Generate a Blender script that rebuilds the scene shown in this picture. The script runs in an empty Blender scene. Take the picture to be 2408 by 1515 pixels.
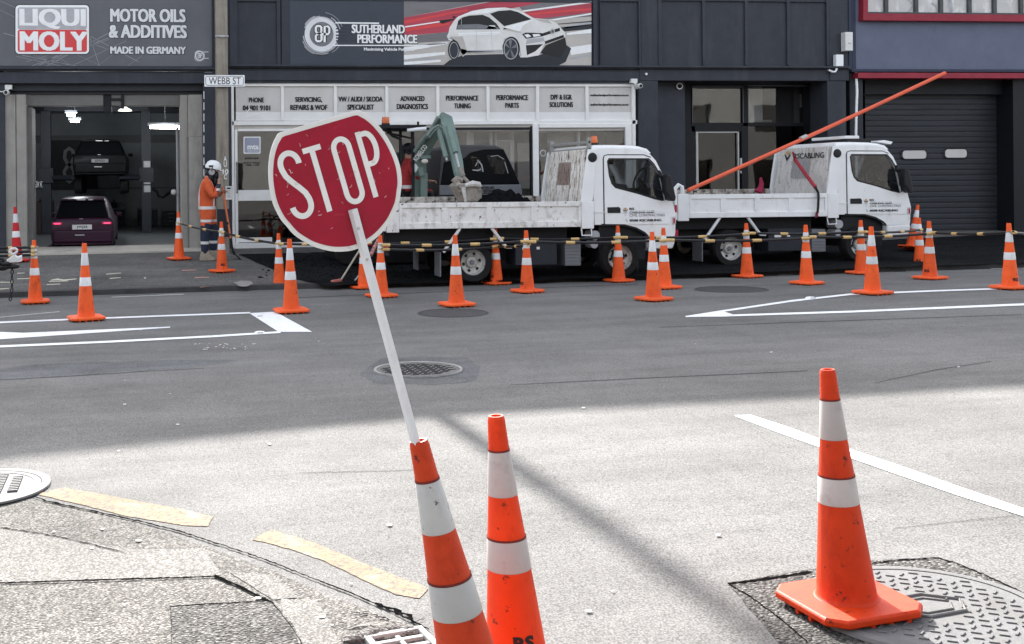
import bpy, bmesh, math, random
from mathutils import Vector, Matrix, Quaternion
random.seed(7)
SC = bpy.context.scene
COL = SC.collection
R = math.radians

# ------------------------------------------------------------------ camera
FU, CXP, VH, HC = 2570.8, 600.0, 436.0, 1.575     # focal and principal point in 2408-wide photo units, eye height
YAW, ROLL = R(6.0), R(0.5)
cd = bpy.data.cameras.new('camera'); cam = bpy.data.objects.new('camera', cd); COL.objects.link(cam)
cd.sensor_width = 36; cd.lens = FU/2408*36
cd.shift_x = (1204-CXP)/2408; cd.shift_y = -(757.5-VH)/2408
cd.clip_start = .05; cd.clip_end = 2000
_F = Vector((math.sin(YAW), math.cos(YAW), 0)); _R = Vector((math.cos(YAW), -math.sin(YAW), 0)); _U = Vector((0,0,1))
_R2 = _R*math.cos(ROLL) - _U*math.sin(ROLL); _U2 = _R*math.sin(ROLL) + _U*math.cos(ROLL)
cam.matrix_world = Matrix(((_R2.x,_U2.x,-_F.x,0),(_R2.y,_U2.y,-_F.y,0),(_R2.z,_U2.z,-_F.z,HC),(0,0,0,1)))
SC.camera = cam

# ------------------------------------------------------------------ light
SUN_EL, SUN_AZ = R(30), R(-1.8)                    # sun behind the buildings opposite, shining towards the viewer
EXPO = 1.84
wd = bpy.data.worlds.new('World'); SC.world = wd; wd.use_nodes = True
nt = wd.node_tree; nt.nodes.clear()
sky = nt.nodes.new('ShaderNodeTexSky'); sky.sky_type = 'NISHITA'; sky.sun_disc = False
sky.sun_elevation = SUN_EL; sky.sun_rotation = SUN_AZ; sky.air_density = 1.0; sky.dust_density = 3.5; sky.ozone_density = 1.0
bg = nt.nodes.new('ShaderNodeBackground'); bg.inputs['Strength'].default_value = .15
out = nt.nodes.new('ShaderNodeOutputWorld')
hs = nt.nodes.new('ShaderNodeHueSaturation'); hs.inputs['Saturation'].default_value = .38; nt.links.new(sky.outputs[0], hs.inputs['Color']); nt.links.new(hs.outputs[0], bg.inputs[0]); nt.links.new(bg.outputs[0], out.inputs[0])
sd = bpy.data.lights.new('sun', 'SUN'); sd.energy = 4.7; sd.angle = R(.55); sd.color = (1,.965,.92)
sun = bpy.data.objects.new('sun', sd); COL.objects.link(sun)
_s = Vector((math.sin(SUN_AZ)*math.cos(SUN_EL), math.cos(SUN_AZ)*math.cos(SUN_EL), math.sin(SUN_EL)))
sun.rotation_euler = (-_s).to_track_quat('-Z','Y').to_euler(); sun.location = (0,30,40)
SC.view_settings.view_transform = 'Standard'; SC.view_settings.look = 'None'
SC.view_settings.exposure = EXPO; SC.view_settings.gamma = 1
SC.render.engine = 'CYCLES'
SC.cycles.max_bounces = 7; SC.cycles.diffuse_bounces = 4; SC.cycles.glossy_bounces = 3; SC.cycles.transparent_max_bounces = 10
SC.cycles.use_denoising = True; SC.cycles.caustics_reflective = False; SC.cycles.caustics_refractive = False

# ------------------------------------------------------------------ photo point -> place helpers (real planes of the street)
YF, YK = 22.0, 16.35
def ray(u, v):
    a, b = u-CXP, -(v-VH); ca, sa = math.cos(ROLL), math.sin(ROLL)
    return _R*((a*ca+b*sa)/FU) + _F + _U*((-a*sa+b*ca)/FU)
def at(u, v, Y):
    r = ray(u, v); return r*(Y/r.y) + Vector((0,0,HC))
def PX(u, v, Y=None):
    p = at(u, v, YF if Y is None else Y); return p.x, p.z
_SY = [(3,.06),(4.5,.05),(9,.022),(13,.018),(17.5,.008),(19,.006)]
def slope(y):
    if y <= 3: return .06
    for (y0,s0),(y1,s1) in zip(_SY,_SY[1:]):
        if y <= y1: return s0+(s1-s0)*(y-y0)/(y1-y0)
    return .006
def G(x, y): return slope(y)*max(-18,min(18,x-2.2))
def FP(x, y): return G(x,y)+.07+.042*(y-YK)
def hit(u, v, fn=G, dz=0.0):
    r = ray(u, v); z = 0.0
    for i in range(60):
        p = r*((z-HC)/r.z); z = .5*z+.5*(fn(p.x,p.y)+dz)
    return Vector((p.x,p.y,fn(p.x,p.y)+dz))

# ------------------------------------------------------------------ materials
def pmat(name, col, rough=.6, var=.12, scale=5, bump=0, bscale=60, metal=0, spec=.3, dirt=None, coat=0, stretch=None, geo=False):
    m = bpy.data.materials.new(name); m.use_nodes = True; t = m.node_tree; N = t.nodes; L = t.links
    b = N['Principled BSDF']; b.inputs['Roughness'].default_value = rough; b.inputs['Metallic'].default_value = metal
    b.inputs['Specular IOR Level'].default_value = spec; b.inputs['Coat Weight'].default_value = coat
    tc = N.new('ShaderNodeNewGeometry') if geo else N.new('ShaderNodeTexCoord'); co = tc.outputs['Position'] if geo else tc.outputs['Object']
    if stretch:
        mp = N.new('ShaderNodeMapping'); mp.inputs['Scale'].default_value = stretch; L.new(co, mp.inputs[0]); co = mp.outputs[0]
    n = N.new('ShaderNodeTexNoise'); n.inputs['Scale'].default_value = scale; n.inputs['Detail'].default_value = 7; n.inputs['Roughness'].default_value = .65
    L.new(co, n.inputs['Vector'])
    mr = N.new('ShaderNodeMapRange'); mr.inputs['From Min'].default_value = .3; mr.inputs['From Max'].default_value = .7
    mr.inputs['To Min'].default_value = 1-var; mr.inputs['To Max'].default_value = 1+var; L.new(n.outputs[0], mr.inputs[0])
    mu = N.new('ShaderNodeMix'); mu.data_type = 'RGBA'; mu.blend_type = 'MULTIPLY'; mu.inputs[0].default_value = 1
    mu.inputs[6].default_value = (*col,1); L.new(mr.outputs[0], mu.inputs[7]); c = mu.outputs[2]
    for d in (dirt if isinstance(dirt, list) else [dirt] if dirt else []):
        dc, lo, hi, ds, dst = (list(d)+[None])[:5]
        cc = tc.outputs['Position'] if geo else tc.outputs['Object']
        if dst:
            mp = N.new('ShaderNodeMapping'); mp.inputs['Scale'].default_value = dst; L.new(cc, mp.inputs[0]); cc = mp.outputs[0]
        n2 = N.new('ShaderNodeTexNoise'); n2.inputs['Scale'].default_value = ds; n2.inputs['Detail'].default_value = 8; n2.inputs['Roughness'].default_value = .7
        L.new(cc, n2.inputs['Vector'])
        m2 = N.new('ShaderNodeMapRange'); m2.inputs['From Min'].default_value = lo; m2.inputs['From Max'].default_value = hi; L.new(n2.outputs[0], m2.inputs[0])
        x = N.new('ShaderNodeMix'); x.data_type = 'RGBA'; L.new(m2.outputs[0], x.inputs[0]); L.new(c, x.inputs[6]); x.inputs[7].default_value = (*dc,1); c = x.outputs[2]
    L.new(c, b.inputs['Base Color'])
    if bump:
        nb = N.new('ShaderNodeTexNoise'); nb.inputs['Scale'].default_value = bscale; nb.inputs['Detail'].default_value = 5; L.new(co, nb.inputs['Vector'])
        bp = N.new('ShaderNodeBump'); bp.inputs['Strength'].default_value = bump; bp.inputs['Distance'].default_value = .02
        L.new(nb.outputs[0], bp.inputs['Height']); L.new(bp.outputs[0], b.inputs['Normal'])
    return m
def asphalt(name, col, chip=.35, vs=90, patch=.25, bump=.6, tint=(1,1,1), dist=.012):
    m = bpy.data.materials.new(name); m.use_nodes = True; t = m.node_tree; N = t.nodes; L = t.links
    b = N['Principled BSDF']; b.inputs['Roughness'].default_value = .92; b.inputs['Specular IOR Level'].default_value = .08
    g = N.new('ShaderNodeNewGeometry'); co = g.outputs['Position']
    v = N.new('ShaderNodeTexVoronoi'); v.inputs['Scale'].default_value = vs; L.new(co, v.inputs['Vector'])
    bw = N.new('ShaderNodeRGBToBW'); L.new(v.outputs['Color'], bw.inputs[0])
    def rng(src, lo, hi, a, c_):
        r = N.new('ShaderNodeMapRange'); r.inputs['From Min'].default_value = a; r.inputs['From Max'].default_value = c_
        r.inputs['To Min'].default_value = lo; r.inputs['To Max'].default_value = hi; L.new(src, r.inputs[0]); return r.outputs[0]
    def noise(s, d=6, st=None):
        n = N.new('ShaderNodeTexNoise'); n.inputs['Scale'].default_value = s; n.inputs['Detail'].default_value = d; n.inputs['Roughness'].default_value = .7
        if st:
            mp = N.new('ShaderNodeMapping'); mp.inputs['Scale'].default_value = st; L.new(co, mp.inputs[0]); L.new(mp.outputs[0], n.inputs['Vector'])
        else: L.new(co, n.inputs['Vector'])
        return n.outputs[0]
    def mul(a, c_):
        x = N.new('ShaderNodeMath'); x.operation = 'MULTIPLY'; L.new(a, x.inputs[0]); L.new(c_, x.inputs[1]); return x.outputs[0]
    gap = rng(v.outputs['Distance'], 1.12, .62, .25, .75)
    f = mul(mul(mul(rng(bw.outputs[0], 1-chip, 1+chip, .2, .8), rng(noise(.5,8), 1-patch, 1+patch, .3, .7)), rng(noise(2.2,6,(.18,1,1)), 1-patch*.8, 1+patch*.8, .3, .7)), gap)
    f = mul(f, rng(noise(28,5), 1-chip*.5, 1+chip*.5, .3, .7))
    mx = N.new('ShaderNodeMix'); mx.data_type = 'RGBA'; mx.blend_type = 'MULTIPLY'; mx.inputs[0].default_value = 1
    mx.inputs[6].default_value = (*col,1); L.new(f, mx.inputs[7]); L.new(mx.outputs[2], b.inputs['Base Color'])
    bp = N.new('ShaderNodeBump'); bp.inputs['Strength'].default_value = bump; bp.inputs['Distance'].default_value = dist; bp.invert = True
    L.new(v.outputs['Distance'], bp.inputs['Height']); L.new(bp.outputs[0], b.inputs['Normal'])
    return m
def glass(name, tint=(.5,.52,.55), refl=.12):
    m = bpy.data.materials.new(name); m.use_nodes = True; t = m.node_tree; N = t.nodes; L = t.links; N.clear()
    o = N.new('ShaderNodeOutputMaterial'); tr = N.new('ShaderNodeBsdfTransparent'); tr.inputs[0].default_value = (*tint,1)
    gl = N.new('ShaderNodeBsdfGlossy'); gl.inputs['Roughness'].default_value = .015
    tc = N.new('ShaderNodeTexCoord'); n = N.new('ShaderNodeTexNoise'); n.inputs['Scale'].default_value = 1.3; L.new(tc.outputs['Object'], n.inputs['Vector'])
    bp = N.new('ShaderNodeBump'); bp.inputs['Strength'].default_value = .05; bp.inputs['Distance'].default_value = .02; L.new(n.outputs[0], bp.inputs['Height']); L.new(bp.outputs[0], gl.inputs['Normal'])
    fr = N.new('ShaderNodeLayerWeight'); fr.inputs[0].default_value = .25
    mr = N.new('ShaderNodeMapRange'); mr.inputs['To Min'].default_value = refl; mr.inputs['To Max'].default_value = .7; L.new(fr.outputs['Fresnel'], mr.inputs[0])
    mx = N.new('ShaderNodeMixShader'); L.new(mr.outputs[0], mx.inputs[0]); L.new(tr.outputs[0], mx.inputs[1]); L.new(gl.outputs[0], mx.inputs[2]); L.new(mx.outputs[0], o.inputs[0])
    return m
def emit(name, col, s):
    m = bpy.data.materials.new(name); m.use_nodes = True; b = m.node_tree.nodes['Principled BSDF']
    b.inputs['Base Color'].default_value = (*col,1); b.inputs['Emission Color'].default_value = (*col,1); b.inputs['Emission Strength'].default_value = s
    return m
M = {}
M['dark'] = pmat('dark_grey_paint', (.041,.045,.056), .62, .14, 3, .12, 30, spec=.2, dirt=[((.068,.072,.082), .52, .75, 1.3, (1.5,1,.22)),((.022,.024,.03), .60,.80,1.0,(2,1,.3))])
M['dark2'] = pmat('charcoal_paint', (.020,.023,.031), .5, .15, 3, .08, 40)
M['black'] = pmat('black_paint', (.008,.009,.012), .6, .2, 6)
M['blue'] = pmat('blue_grey_plaster', (.125,.14,.20), .75, .09, 2.0, .25, 35, dirt=[((.07,.075,.10), .60, .85, 1.4, (1,1,.5)),((.02,.02,.03), .80,.84, 5)])
M['bluedk'] = pmat('navy_trim', (.022,.028,.055), .5, .15, 4)
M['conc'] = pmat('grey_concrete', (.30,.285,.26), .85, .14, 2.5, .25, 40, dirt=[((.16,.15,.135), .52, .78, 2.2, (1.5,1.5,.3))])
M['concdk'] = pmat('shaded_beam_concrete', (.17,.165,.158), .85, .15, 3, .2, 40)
M['polec'] = pmat('pole_concrete', (.27,.24,.20), .88, .16, 4, .3, 60, dirt=[((.13,.115,.10), .5, .72, 4, (3,3,.25))])
M['sill'] = pmat('sill_concrete', (.50,.46,.40), .85, .14, 3, .2, 40, dirt=[((.25,.23,.20), .55,.75,3,(.6,1,1))])
M['cream'] = pmat('cream_frame', (.80,.79,.77), .45, .06, 4, dirt=[((.45,.43,.40), .6, .85, 3)])
M['creamdk'] = pmat('cream_board', (.47,.44,.41), .7, .1, 3)
M['film'] = pmat('frosted_film', (.56,.54,.52), .25, .10, 1.6, stretch=(1,1,.45), dirt=[((.62,.61,.60), .55,.75, 1.1,(1.5,1,.8))])
M['film2'] = pmat('pale_frosted_film', (.76,.75,.74), .25, .06, 2)
M['red'] = pmat('dark_red_paint', (.27,.022,.04), .55, .16, 4, .1, 40, dirt=[((.16,.02,.03), .58,.75,5)])
M['white'] = pmat('white_paint', (.82,.83,.84), .35, .05, 3)
M['offwhite'] = pmat('off_white_plastic', (.68,.68,.66), .5, .08, 8)
M['ink'] = pmat('black_lettering', (.012,.012,.014), .5, .1, 10)
M['letter'] = pmat('white_lettering', (.80,.80,.80), .45, .06, 6)
M['letterg'] = pmat('silver_lettering', (.66,.67,.68), .45, .1, 3)
M['logored'] = pmat('logo_red', (.62,.055,.055), .45, .08, 4)
M['boardg'] = pmat('sign_grey', (.105,.108,.122), .4, .22, .7)
M['boardn'] = pmat('sign_navy', (.035,.045,.062), .4, .15, .8)
M['grey'] = pmat('mid_grey', (.17,.175,.19), .5, .12, 5)
M['lgrey'] = pmat('light_grey', (.40,.40,.42), .5, .12, 5)
M['steel'] = pmat('galvanised_steel', (.45,.46,.47), .4, .14, 12, metal=.7)
M['rubber'] = pmat('tyre_rubber', (.011,.011,.012), .85, .2, 20, .3, 90)
M['glass'] = glass('shop_glass', (.82,.83,.84), .065)
M['glassd'] = glass('dark_glass', (.16,.17,.19), .05)
M['cabglass'] = glass('cab_glass', (.84,.86,.87), .05)
M['lamp'] = emit('lit_tube', (1,.95,.82), 5.0)
M['roller'] = pmat('charcoal_shutter', (.024,.026,.032), .55, .25, 3, .1, 30, stretch=(.3,1,3), dirt=[((.07,.07,.07), .6,.8,2,(.5,1,2))])
M['inwall'] = pmat('garage_wall', (.34,.37,.39), .8, .12, 1.5)
M['infloor'] = pmat('garage_floor', (.10,.105,.11), .35, .25, 1.2)
M['road'] = asphalt('road_asphalt', (.174,.171,.166), .12, 120, .20, .16)
M['near'] = asphalt('worn_chip_seal', (.172,.164,.152), .42, 90, .26, .55, dist=.014)
M['nearlt'] = asphalt('smooth_pale_seal', (.208,.200,.187), .26, 95, .16, .4)
M['path'] = asphalt('footpath_asphalt', (.160,.153,.144), .35, 80, .30, .5)
M['pathdk'] = asphalt('fresh_dark_asphalt', (.015,.016,.018), .7, 45, .55, 1.0, dist=.04)
M['mark'] = pmat('road_paint_white', (.78,.79,.80), .8, .07, 3, .25, 120, geo=True, spec=.1, dirt=[((.50,.50,.49), .56,.75,7),((.22,.22,.215), .655,.69,30)])
M['markold'] = pmat('worn_white_paint', (.46,.45,.43), .8, .12, 5, .2, 120, geo=True, spec=.1, dirt=[((.2,.2,.19), .55,.66,14)])
M['marky'] = pmat('faded_yellow_paint', (.315,.225,.150), .85, .18, 4, .5, 90, geo=True, spec=.05, dirt=[((.17,.155,.135), .47,.57,34),((.42,.37,.28), .55,.72,5)])
M['crack'] = pmat('crack_dark', (.006,.006,.006), 1, .2, 20, spec=0)
M['iron'] = pmat('cast_iron', (.15,.15,.15), .75, .14, 12, .15, 120, spec=.12, dirt=[((.12,.115,.11),.5,.7,6)])
M['irondk'] = pmat('dark_iron', (.05,.05,.053), .8, .3, 8, .3, 80)
M['dirt'] = pmat('dark_soil', (.009,.009,.010), 1, .5, 14, 1, 30, spec=0)

# ------------------------------------------------------------------ mesh builder
OFF = {}
class MB:
    def __init__(s): s.v = []; s.f = []; s.mi = []; s.cur = 0; s.X = None
    def add(s, vs, fs):
        o = len(s.v)
        for p in vs:
            p = Vector(p); s.v.append(s.X @ p if s.X else p)
        for f in fs: s.f.append(tuple(i+o for i in f)); s.mi.append(s.cur)
        return s
    def box(s, x0, x1, y0, y1, z0, z1):
        x0,x1 = min(x0,x1),max(x0,x1); y0,y1 = min(y0,y1),max(y0,y1); z0,z1 = min(z0,z1),max(z0,z1)
        return s.add([(x0,y0,z0),(x1,y0,z0),(x1,y1,z0),(x0,y1,z0),(x0,y0,z1),(x1,y0,z1),(x1,y1,z1),(x0,y1,z1)],
                     [(0,3,2,1),(4,5,6,7),(0,1,5,4),(1,2,6,5),(2,3,7,6),(3,0,4,7)])
    def prism(s, poly, c0, c1, axis='y'):
        n = len(poly); ar = sum(poly[i][0]*poly[(i+1)%n][1]-poly[(i+1)%n][0]*poly[i][1] for i in range(n))
        if ar < 0: poly = poly[::-1]
        q = {'y': lambda a,b,c: (a,c,b), 'x': lambda a,b,c: (c,a,b), 'z': lambda a,b,c: (a,b,c)}[axis]
        if axis == 'y': c0, c1 = max(c0,c1), min(c0,c1)
        else: c0, c1 = min(c0,c1), max(c0,c1)
        return s.add([q(a,b,c0) for a,b in poly]+[q(a,b,c1) for a,b in poly],
              [tuple(range(n))[::-1], tuple(range(n,2*n))]+[(i,(i+1)%n,n+(i+1)%n,n+i) for i in range(n)])
    def flat(s, pts):
        return s.add(pts, [tuple(range(len(pts)))])
    def ring(s, c, ax, r, n, e=None):
        ax = Vector(ax).normalized(); e1 = ax.orthogonal().normalized() if e is None else e; e2 = ax.cross(e1)
        return [Vector(c)+(e1*math.cos(2*math.pi*i/n)+e2*math.sin(2*math.pi*i/n))*r for i in range(n)]
    def tube(s, pts, r, n=8, caps=True, closed=False):
        pts = [Vector(p) for p in pts]; m = len(pts); rs = r if isinstance(r,(list,tuple)) else [r]*m
        vs = []; e = None
        for i,p in enumerate(pts):
            if closed: d = pts[(i+1)%m]-pts[i-1]
            else: d = pts[min(i+1,m-1)]-pts[max(i-1,0)]
            if d.length < 1e-9: d = Vector((0,0,1))
            d.normalize()
            if e is None: e = d.orthogonal().normalized()
            else:
                e = e-d*e.dot(d); e = e.normalized() if e.length > 1e-6 else d.orthogonal().normalized()
            vs += s.ring(p,d,rs[i],n,e)
        fs = []
        for i in range(m if closed else m-1):
            a = i*n; b = ((i+1)%m)*n
            for k in range(n): fs.append((a+k,a+(k+1)%n,b+(k+1)%n,b+k))
        if caps and not closed: fs += [tuple(range(n))[::-1], tuple(range((m-1)*n,m*n))]
        return s.add(vs, fs)
    def cyl(s, p0, p1, r0, r1=None, n=16): return s.tube([p0,p1],[r0,r0 if r1 is None else r1],n)
    def lathe(s, prof, n=24, o=(0,0,0), axis='z', caps=True):
        vs = []; fs = []; o = Vector(o)
        for r,z in prof:
            for k in range(n):
                a = 2*math.pi*k/n; c,d = r*math.cos(a), r*math.sin(a)
                vs.append(o+Vector((c,d,z) if axis == 'z' else (c,z,-d) if axis == 'y' else (z,c,d)))
        for i in range(len(prof)-1):
            for k in range(n): fs.append((i*n+k,i*n+(k+1)%n,(i+1)*n+(k+1)%n,(i+1)*n+k))
        if caps: fs += [tuple(range(n))[::-1], tuple(range((len(prof)-1)*n,len(prof)*n))]
        return s.add(vs, fs)
    def loft(s, secs, caps=True):
        n = len(secs[0]); vs = [p for q in secs for p in q]; fs = []
        for i in range(len(secs)-1):
            for k in range(n): fs.append((i*n+k,i*n+(k+1)%n,(i+1)*n+(k+1)%n,(i+1)*n+k))
        if caps: fs += [tuple(range(n))[::-1], tuple(range((len(secs)-1)*n,len(secs)*n))]
        return s.add(vs, fs)
    def ball(s, c, r, n=14, m=9):
        rx,ry,rz = r if isinstance(r,(tuple,list)) else (r,r,r); c = Vector(c); vs = []
        for i in range(m+1):
            t = math.pi*i/m
            for k in range(n): vs.append(c+Vector((rx*math.sin(t)*math.cos(2*math.pi*k/n), ry*math.sin(t)*math.sin(2*math.pi*k/n), -rz*math.cos(t))))
        return s.add(vs, [(i*n+k,i*n+(k+1)%n,(i+1)*n+(k+1)%n,(i+1)*n+k) for i in range(m) for k in range(n)])
    def stroke(s, pts, w, Y, th=0, closed=False):           # flat ribbon in the x-z plane at y = Y
        m = len(pts); L_ = []; R_ = []
        for i in range(m):
            if closed: a, b = pts[i-1], pts[(i+1)%m]
            else: a, b = pts[max(i-1,0)], pts[min(i+1,m-1)]
            dx,dz = b[0]-a[0], b[1]-a[1]; l = math.hypot(dx,dz) or 1; nx,nz = -dz/l*w/2, dx/l*w/2
            L_.append((pts[i][0]+nx,Y,pts[i][1]+nz)); R_.append((pts[i][0]-nx,Y,pts[i][1]-nz))
        vs = L_+R_; k = range(m if closed else m-1)
        return s.add(vs, [(i,(i+1)%m,m+(i+1)%m,m+i) for i in k])
    def poly(s, pts, Y): return s.add([(a,Y,b) for a,b in pts], [tuple(range(len(pts)))])
    def text(s, t, x0, x1, z0, z1, Y, bold=.02, shear=0, keep=False):
        fat = bold if bold > .03 else 0; vs, fs = glyphs(t, 0 if fat else bold, shear)
        ax = [p[0] for p in vs]; az = [p[1] for p in vs]; a0,a1,b0,b1 = min(ax),max(ax),min(az),max(az)
        sx = (x1-x0)/(a1-a0); sz = (z1-z0)/(b1-b0)
        if fat:                                                   # heavy face: stems widened by stepped copies, fitted in the same box
            sx = (x1-x0)/(a1-a0+2*fat); sz = (z1-z0)/(b1-b0+fat*.6); x0 += fat*sx; z0 += fat*.3*sz
            for k,(da,db) in enumerate(((-1,-.3),(1,.3),(-1,.3),(1,-.3),(-.5,0),(.5,0))): s.add([(x0+(p[0]-a0+da*fat)*sx, Y-.0004*(k+1), z0+(p[1]-b0+db*fat)*sz) for p in vs], fs)
        return s.add([(x0+(p[0]-a0)*sx, Y, z0+(p[1]-b0)*sz) for p in vs], fs)
    def build(s, name, mat, parent=None, smooth=None, bevel=0, seg=2):
        me = bpy.data.meshes.new(name); o = OFF.get(parent, Vector()) if parent else Vector()
        me.from_pydata([tuple(v-o) for v in s.v], [], s.f); me.update()
        for m in (mat if isinstance(mat,(list,tuple)) else [mat]): me.materials.append(M[m] if isinstance(m,str) else m)
        me.polygons.foreach_set('material_index', s.mi)
        if smooth is not None:
            me.polygons.foreach_set('use_smooth', [True]*len(me.polygons)); me.set_sharp_from_angle(angle=R(smooth))
        ob = bpy.data.objects.new(name, me); COL.objects.link(ob)
        if parent: ob.parent = parent; OFF[ob] = o
        if bevel:
            b = ob.modifiers.new('bevel','BEVEL'); b.width = bevel; b.segments = seg; b.limit_method = 'ANGLE'; b.angle_limit = R(40); b.harden_normals = False
        return ob
_gc = {}
def glyphs(t, bold, shear):
    k = (t,bold,shear)
    if k not in _gc:
        cu = bpy.data.curves.new('lettering','FONT'); cu.body = t; cu.size = 1; cu.resolution_u = 3; cu.offset = bold; cu.shear = shear; cu.dimensions = '2D'; cu.fill_mode = 'FRONT'
        cu.space_line = .95
        ob = bpy.data.objects.new('lettering', cu); me = ob.to_mesh()
        _gc[k] = ([tuple(v.co) for v in me.vertices], [tuple(p.vertices) for p in me.polygons]); ob.to_mesh_clear(); bpy.data.objects.remove(ob); bpy.data.curves.remove(cu)
    return _gc[k]
def tag(o, label=None, cat=None, group=None, kind=None):
    if label: o['label'] = label
    if cat: o['category'] = cat
    if group: o['group'] = group
    if kind: o['kind'] = kind
    return o
def thing(name, label, cat, loc=(0,0,0), rot=(0,0,0), group=None, world=False):
    o = bpy.data.objects.new(name, None); COL.objects.link(o); o.empty_display_size = .2
    o.location = loc; o.rotation_euler = rot; OFF[o] = Vector(loc) if world else Vector()
    return tag(o, label, cat, group)
def dup(o, parent=None):
    c = o.copy(); COL.objects.link(c)
    if parent: c.parent = parent
    for ch in list(o.children): dup(ch, c)
    return c
def circ(cx, cz, rx, rz, n=28, a0=0, a1=360): return [(cx+rx*math.cos(R(a0+(a1-a0)*i/(n-1 if a1-a0 < 360 else n))), cz+rz*math.sin(R(a0+(a1-a0)*i/(n-1 if a1-a0 < 360 else n)))) for i in range(n)]

# ================================================================== GROUND
def sheet(xs, ys, fn, mb):
    vs = [(x,y,fn(x,y)) for y in ys for x in xs]; n = len(xs)
    return mb.add(vs, [(j*n+i,j*n+i+1,(j+1)*n+i+1,(j+1)*n+i) for j in range(len(ys)-1) for i in range(n-1)])
def frange(a, b, st): return [a+(b-a)*i/max(1,round((b-a)/st)) for i in range(max(1,round((b-a)/st))+1)]
tag(MB().add([(-400,-400,-1.6),(400,-400,-1.6),(400,400,-1.6),(-400,400,-1.6)],[(0,1,2,3)]).build('ground','path'), kind='structure')
xs = frange(-60,70,1.0)
tag(sheet(xs, frange(-12,17,.25), G, MB()).build('road','road'), kind='structure')
tag(sheet(frange(-60,70,1), frange(YK+.14,YF+1,.5), FP, MB()).build('footpath','path'), kind='structure')
kb = MB(); vs = []
for x in xs: vs += [(x,YK,G(x,YK)-.06),(x,YK+.01,FP(x,YK)+.006),(x,YK+.16,FP(x,YK+.16)+.006)]
kb.add(vs, [(i*3+k,i*3+3+k,i*3+4+k,i*3+1+k) for i in range(len(xs)-1) for k in (0,1)])
tag(kb.build('kerb', pmat('kerb_stone', (.055,.054,.055), .85, .3, 3, .3, 50)), kind='structure')
def groundpoly(mb, pts, dz, fn=G): return mb.flat([hit(u,v,fn,dz) for u,v in pts])
def gband(mb, pts, dz, fn=G, jit=0):                     # pts: (u, v, width px) centre line of a strip on the ground
    L_ = []; m = len(pts)
    for i,(u,v,w) in enumerate(pts):
        a, b = pts[max(i-1,0)], pts[min(i+1,m-1)]; dx,dy = b[0]-a[0], b[1]-a[1]; l = math.hypot(dx,dy) or 1
        j = random.uniform(-jit,jit)
        L_.append((hit(u-dy/l*w/2, v+dx/l*w/2+j, fn, dz), hit(u+dy/l*w/2, v-dx/l*w/2+j, fn, dz)))
    vs = [p for q in L_ for p in q]
    return mb.add(vs, [(2*i,2*i+1,2*i+3,2*i+2) for i in range(m-1)])
def rough(pts, amp, st=14):                              # irregular outline of a patch
    o = []
    for (a,b),(c,d) in zip(pts, pts[1:]+pts[:1]):
        n = max(1,int(math.hypot(c-a,d-b)/st))
        for i in range(n): o.append((a+(c-a)*i/n+random.uniform(-amp,amp)*(i>0), b+(d-b)*i/n+random.uniform(-amp,amp)*.5*(i>0)))
    return o
# worn seal of the near side, laid as sheets on the road
nb = MB(); groundpoly(nb, rough([(-40,1200),(60,1172),(180,1192),(330,1232),(500,1290),(640,1342),(760,1394),(880,1440),(1010,1500),(1030,1560),(-60,1560)],4), .002)
tag(nb.build('worn_pavement','near'), kind='structure')
pb = MB()
groundpoly(pb, rough([(-40,1240),(20,1240),(120,1258),(230,1280),(330,1292),(480,1290),(520,1352),(420,1358),(250,1362),(-40,1372)],2), .004)
groundpoly(pb, rough([(660,1408),(740,1410),(770,1450),(830,1560),(690,1560)],4), .004)
groundpoly(pb, rough([(540,1345),(640,1352),(700,1405),(640,1410)],2), .0045)
tag(pb.build('pale_pavement_patch','nearlt'), kind='structure')
dk = MB(); groundpoly(dk, rough([(400,1425),(640,1412),(690,1470),(720,1560),(410,1560)],3), .006)
groundpoly(dk, rough([(1712,1372),(1860,1345),(2050,1318),(2205,1311),(2300,1345),(2420,1400),(2420,1560),(1870,1560)],2), .002)
tag(dk.build('coarse_pavement_patch', asphalt('coarse_seal', (.115,.111,.105), .5, 74, .3, .7, dist=.015)), kind='structure')
# cracks
cr = MB()
def crack(pts, w, dz=.012, st=7, amp=1.5):
    w *= .72; dz = .0075 if dz > .009 else dz*.6
    q = []
    for (a,b),(c,d) in zip(pts,pts[1:]):
        n = max(1,int(math.hypot(c-a,d-b)/st))
        for i in range(n): q.append((a+(c-a)*i/n+random.uniform(-amp,amp), b+(d-b)*i/n+random.uniform(-amp,amp)*.6, max(.5,w*random.uniform(.45,1.3))))
    q.append((*pts[-1],w*.4)); gband(cr, q, dz)
crack([(70,1163),(110,1178),(220,1202),(330,1226),(420,1248),(505,1276),(580,1300),(660,1330),(740,1362),(820,1392),(880,1418),(940,1446),(1010,1480)],4.2)
crack([(880,1418),(930,1434),(965,1450),(1015,1500)],11,.013,8,4)
crack([(0,1370),(120,1367),(260,1362),(420,1358),(510,1355)],3.6)
crack([(505,1354),(550,1373),(600,1398),(640,1416)],8,.013)
crack([(640,1416),(660,1440),(690,1480),(720,1530)],2.4)
crack([(400,1425),(520,1418),(640,1412)],2)
crack([(400,1425),(402,1460),(404,1520)],1.6)
crack([(0,1240),(120,1258),(290,1297)],2.6)
crack([(1712,1372),(1790,1362),(1860,1352),(1908,1344)],7.5,.008)
crack([(2050,1324),(2130,1315),(2205,1311)],4.2,.008)
crack([(1712,1372),(1760,1400),(1830,1450),(1900,1510)],3.6,.008)
crack([(2205,1311),(2260,1328),(2330,1358),(2420,1400)],3.4,.008)
crack([(2100,1243),(2230,1229),(2408,1210)],.9,.005)
crack([(1010,1105),(700,1112)],.3,.005)
crack([(830,1440),(900,1450),(985,1500)],3,.013,7,4); crack([(940,1470),(1000,1455)],3,.013,7,4)
cl = MB()
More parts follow.
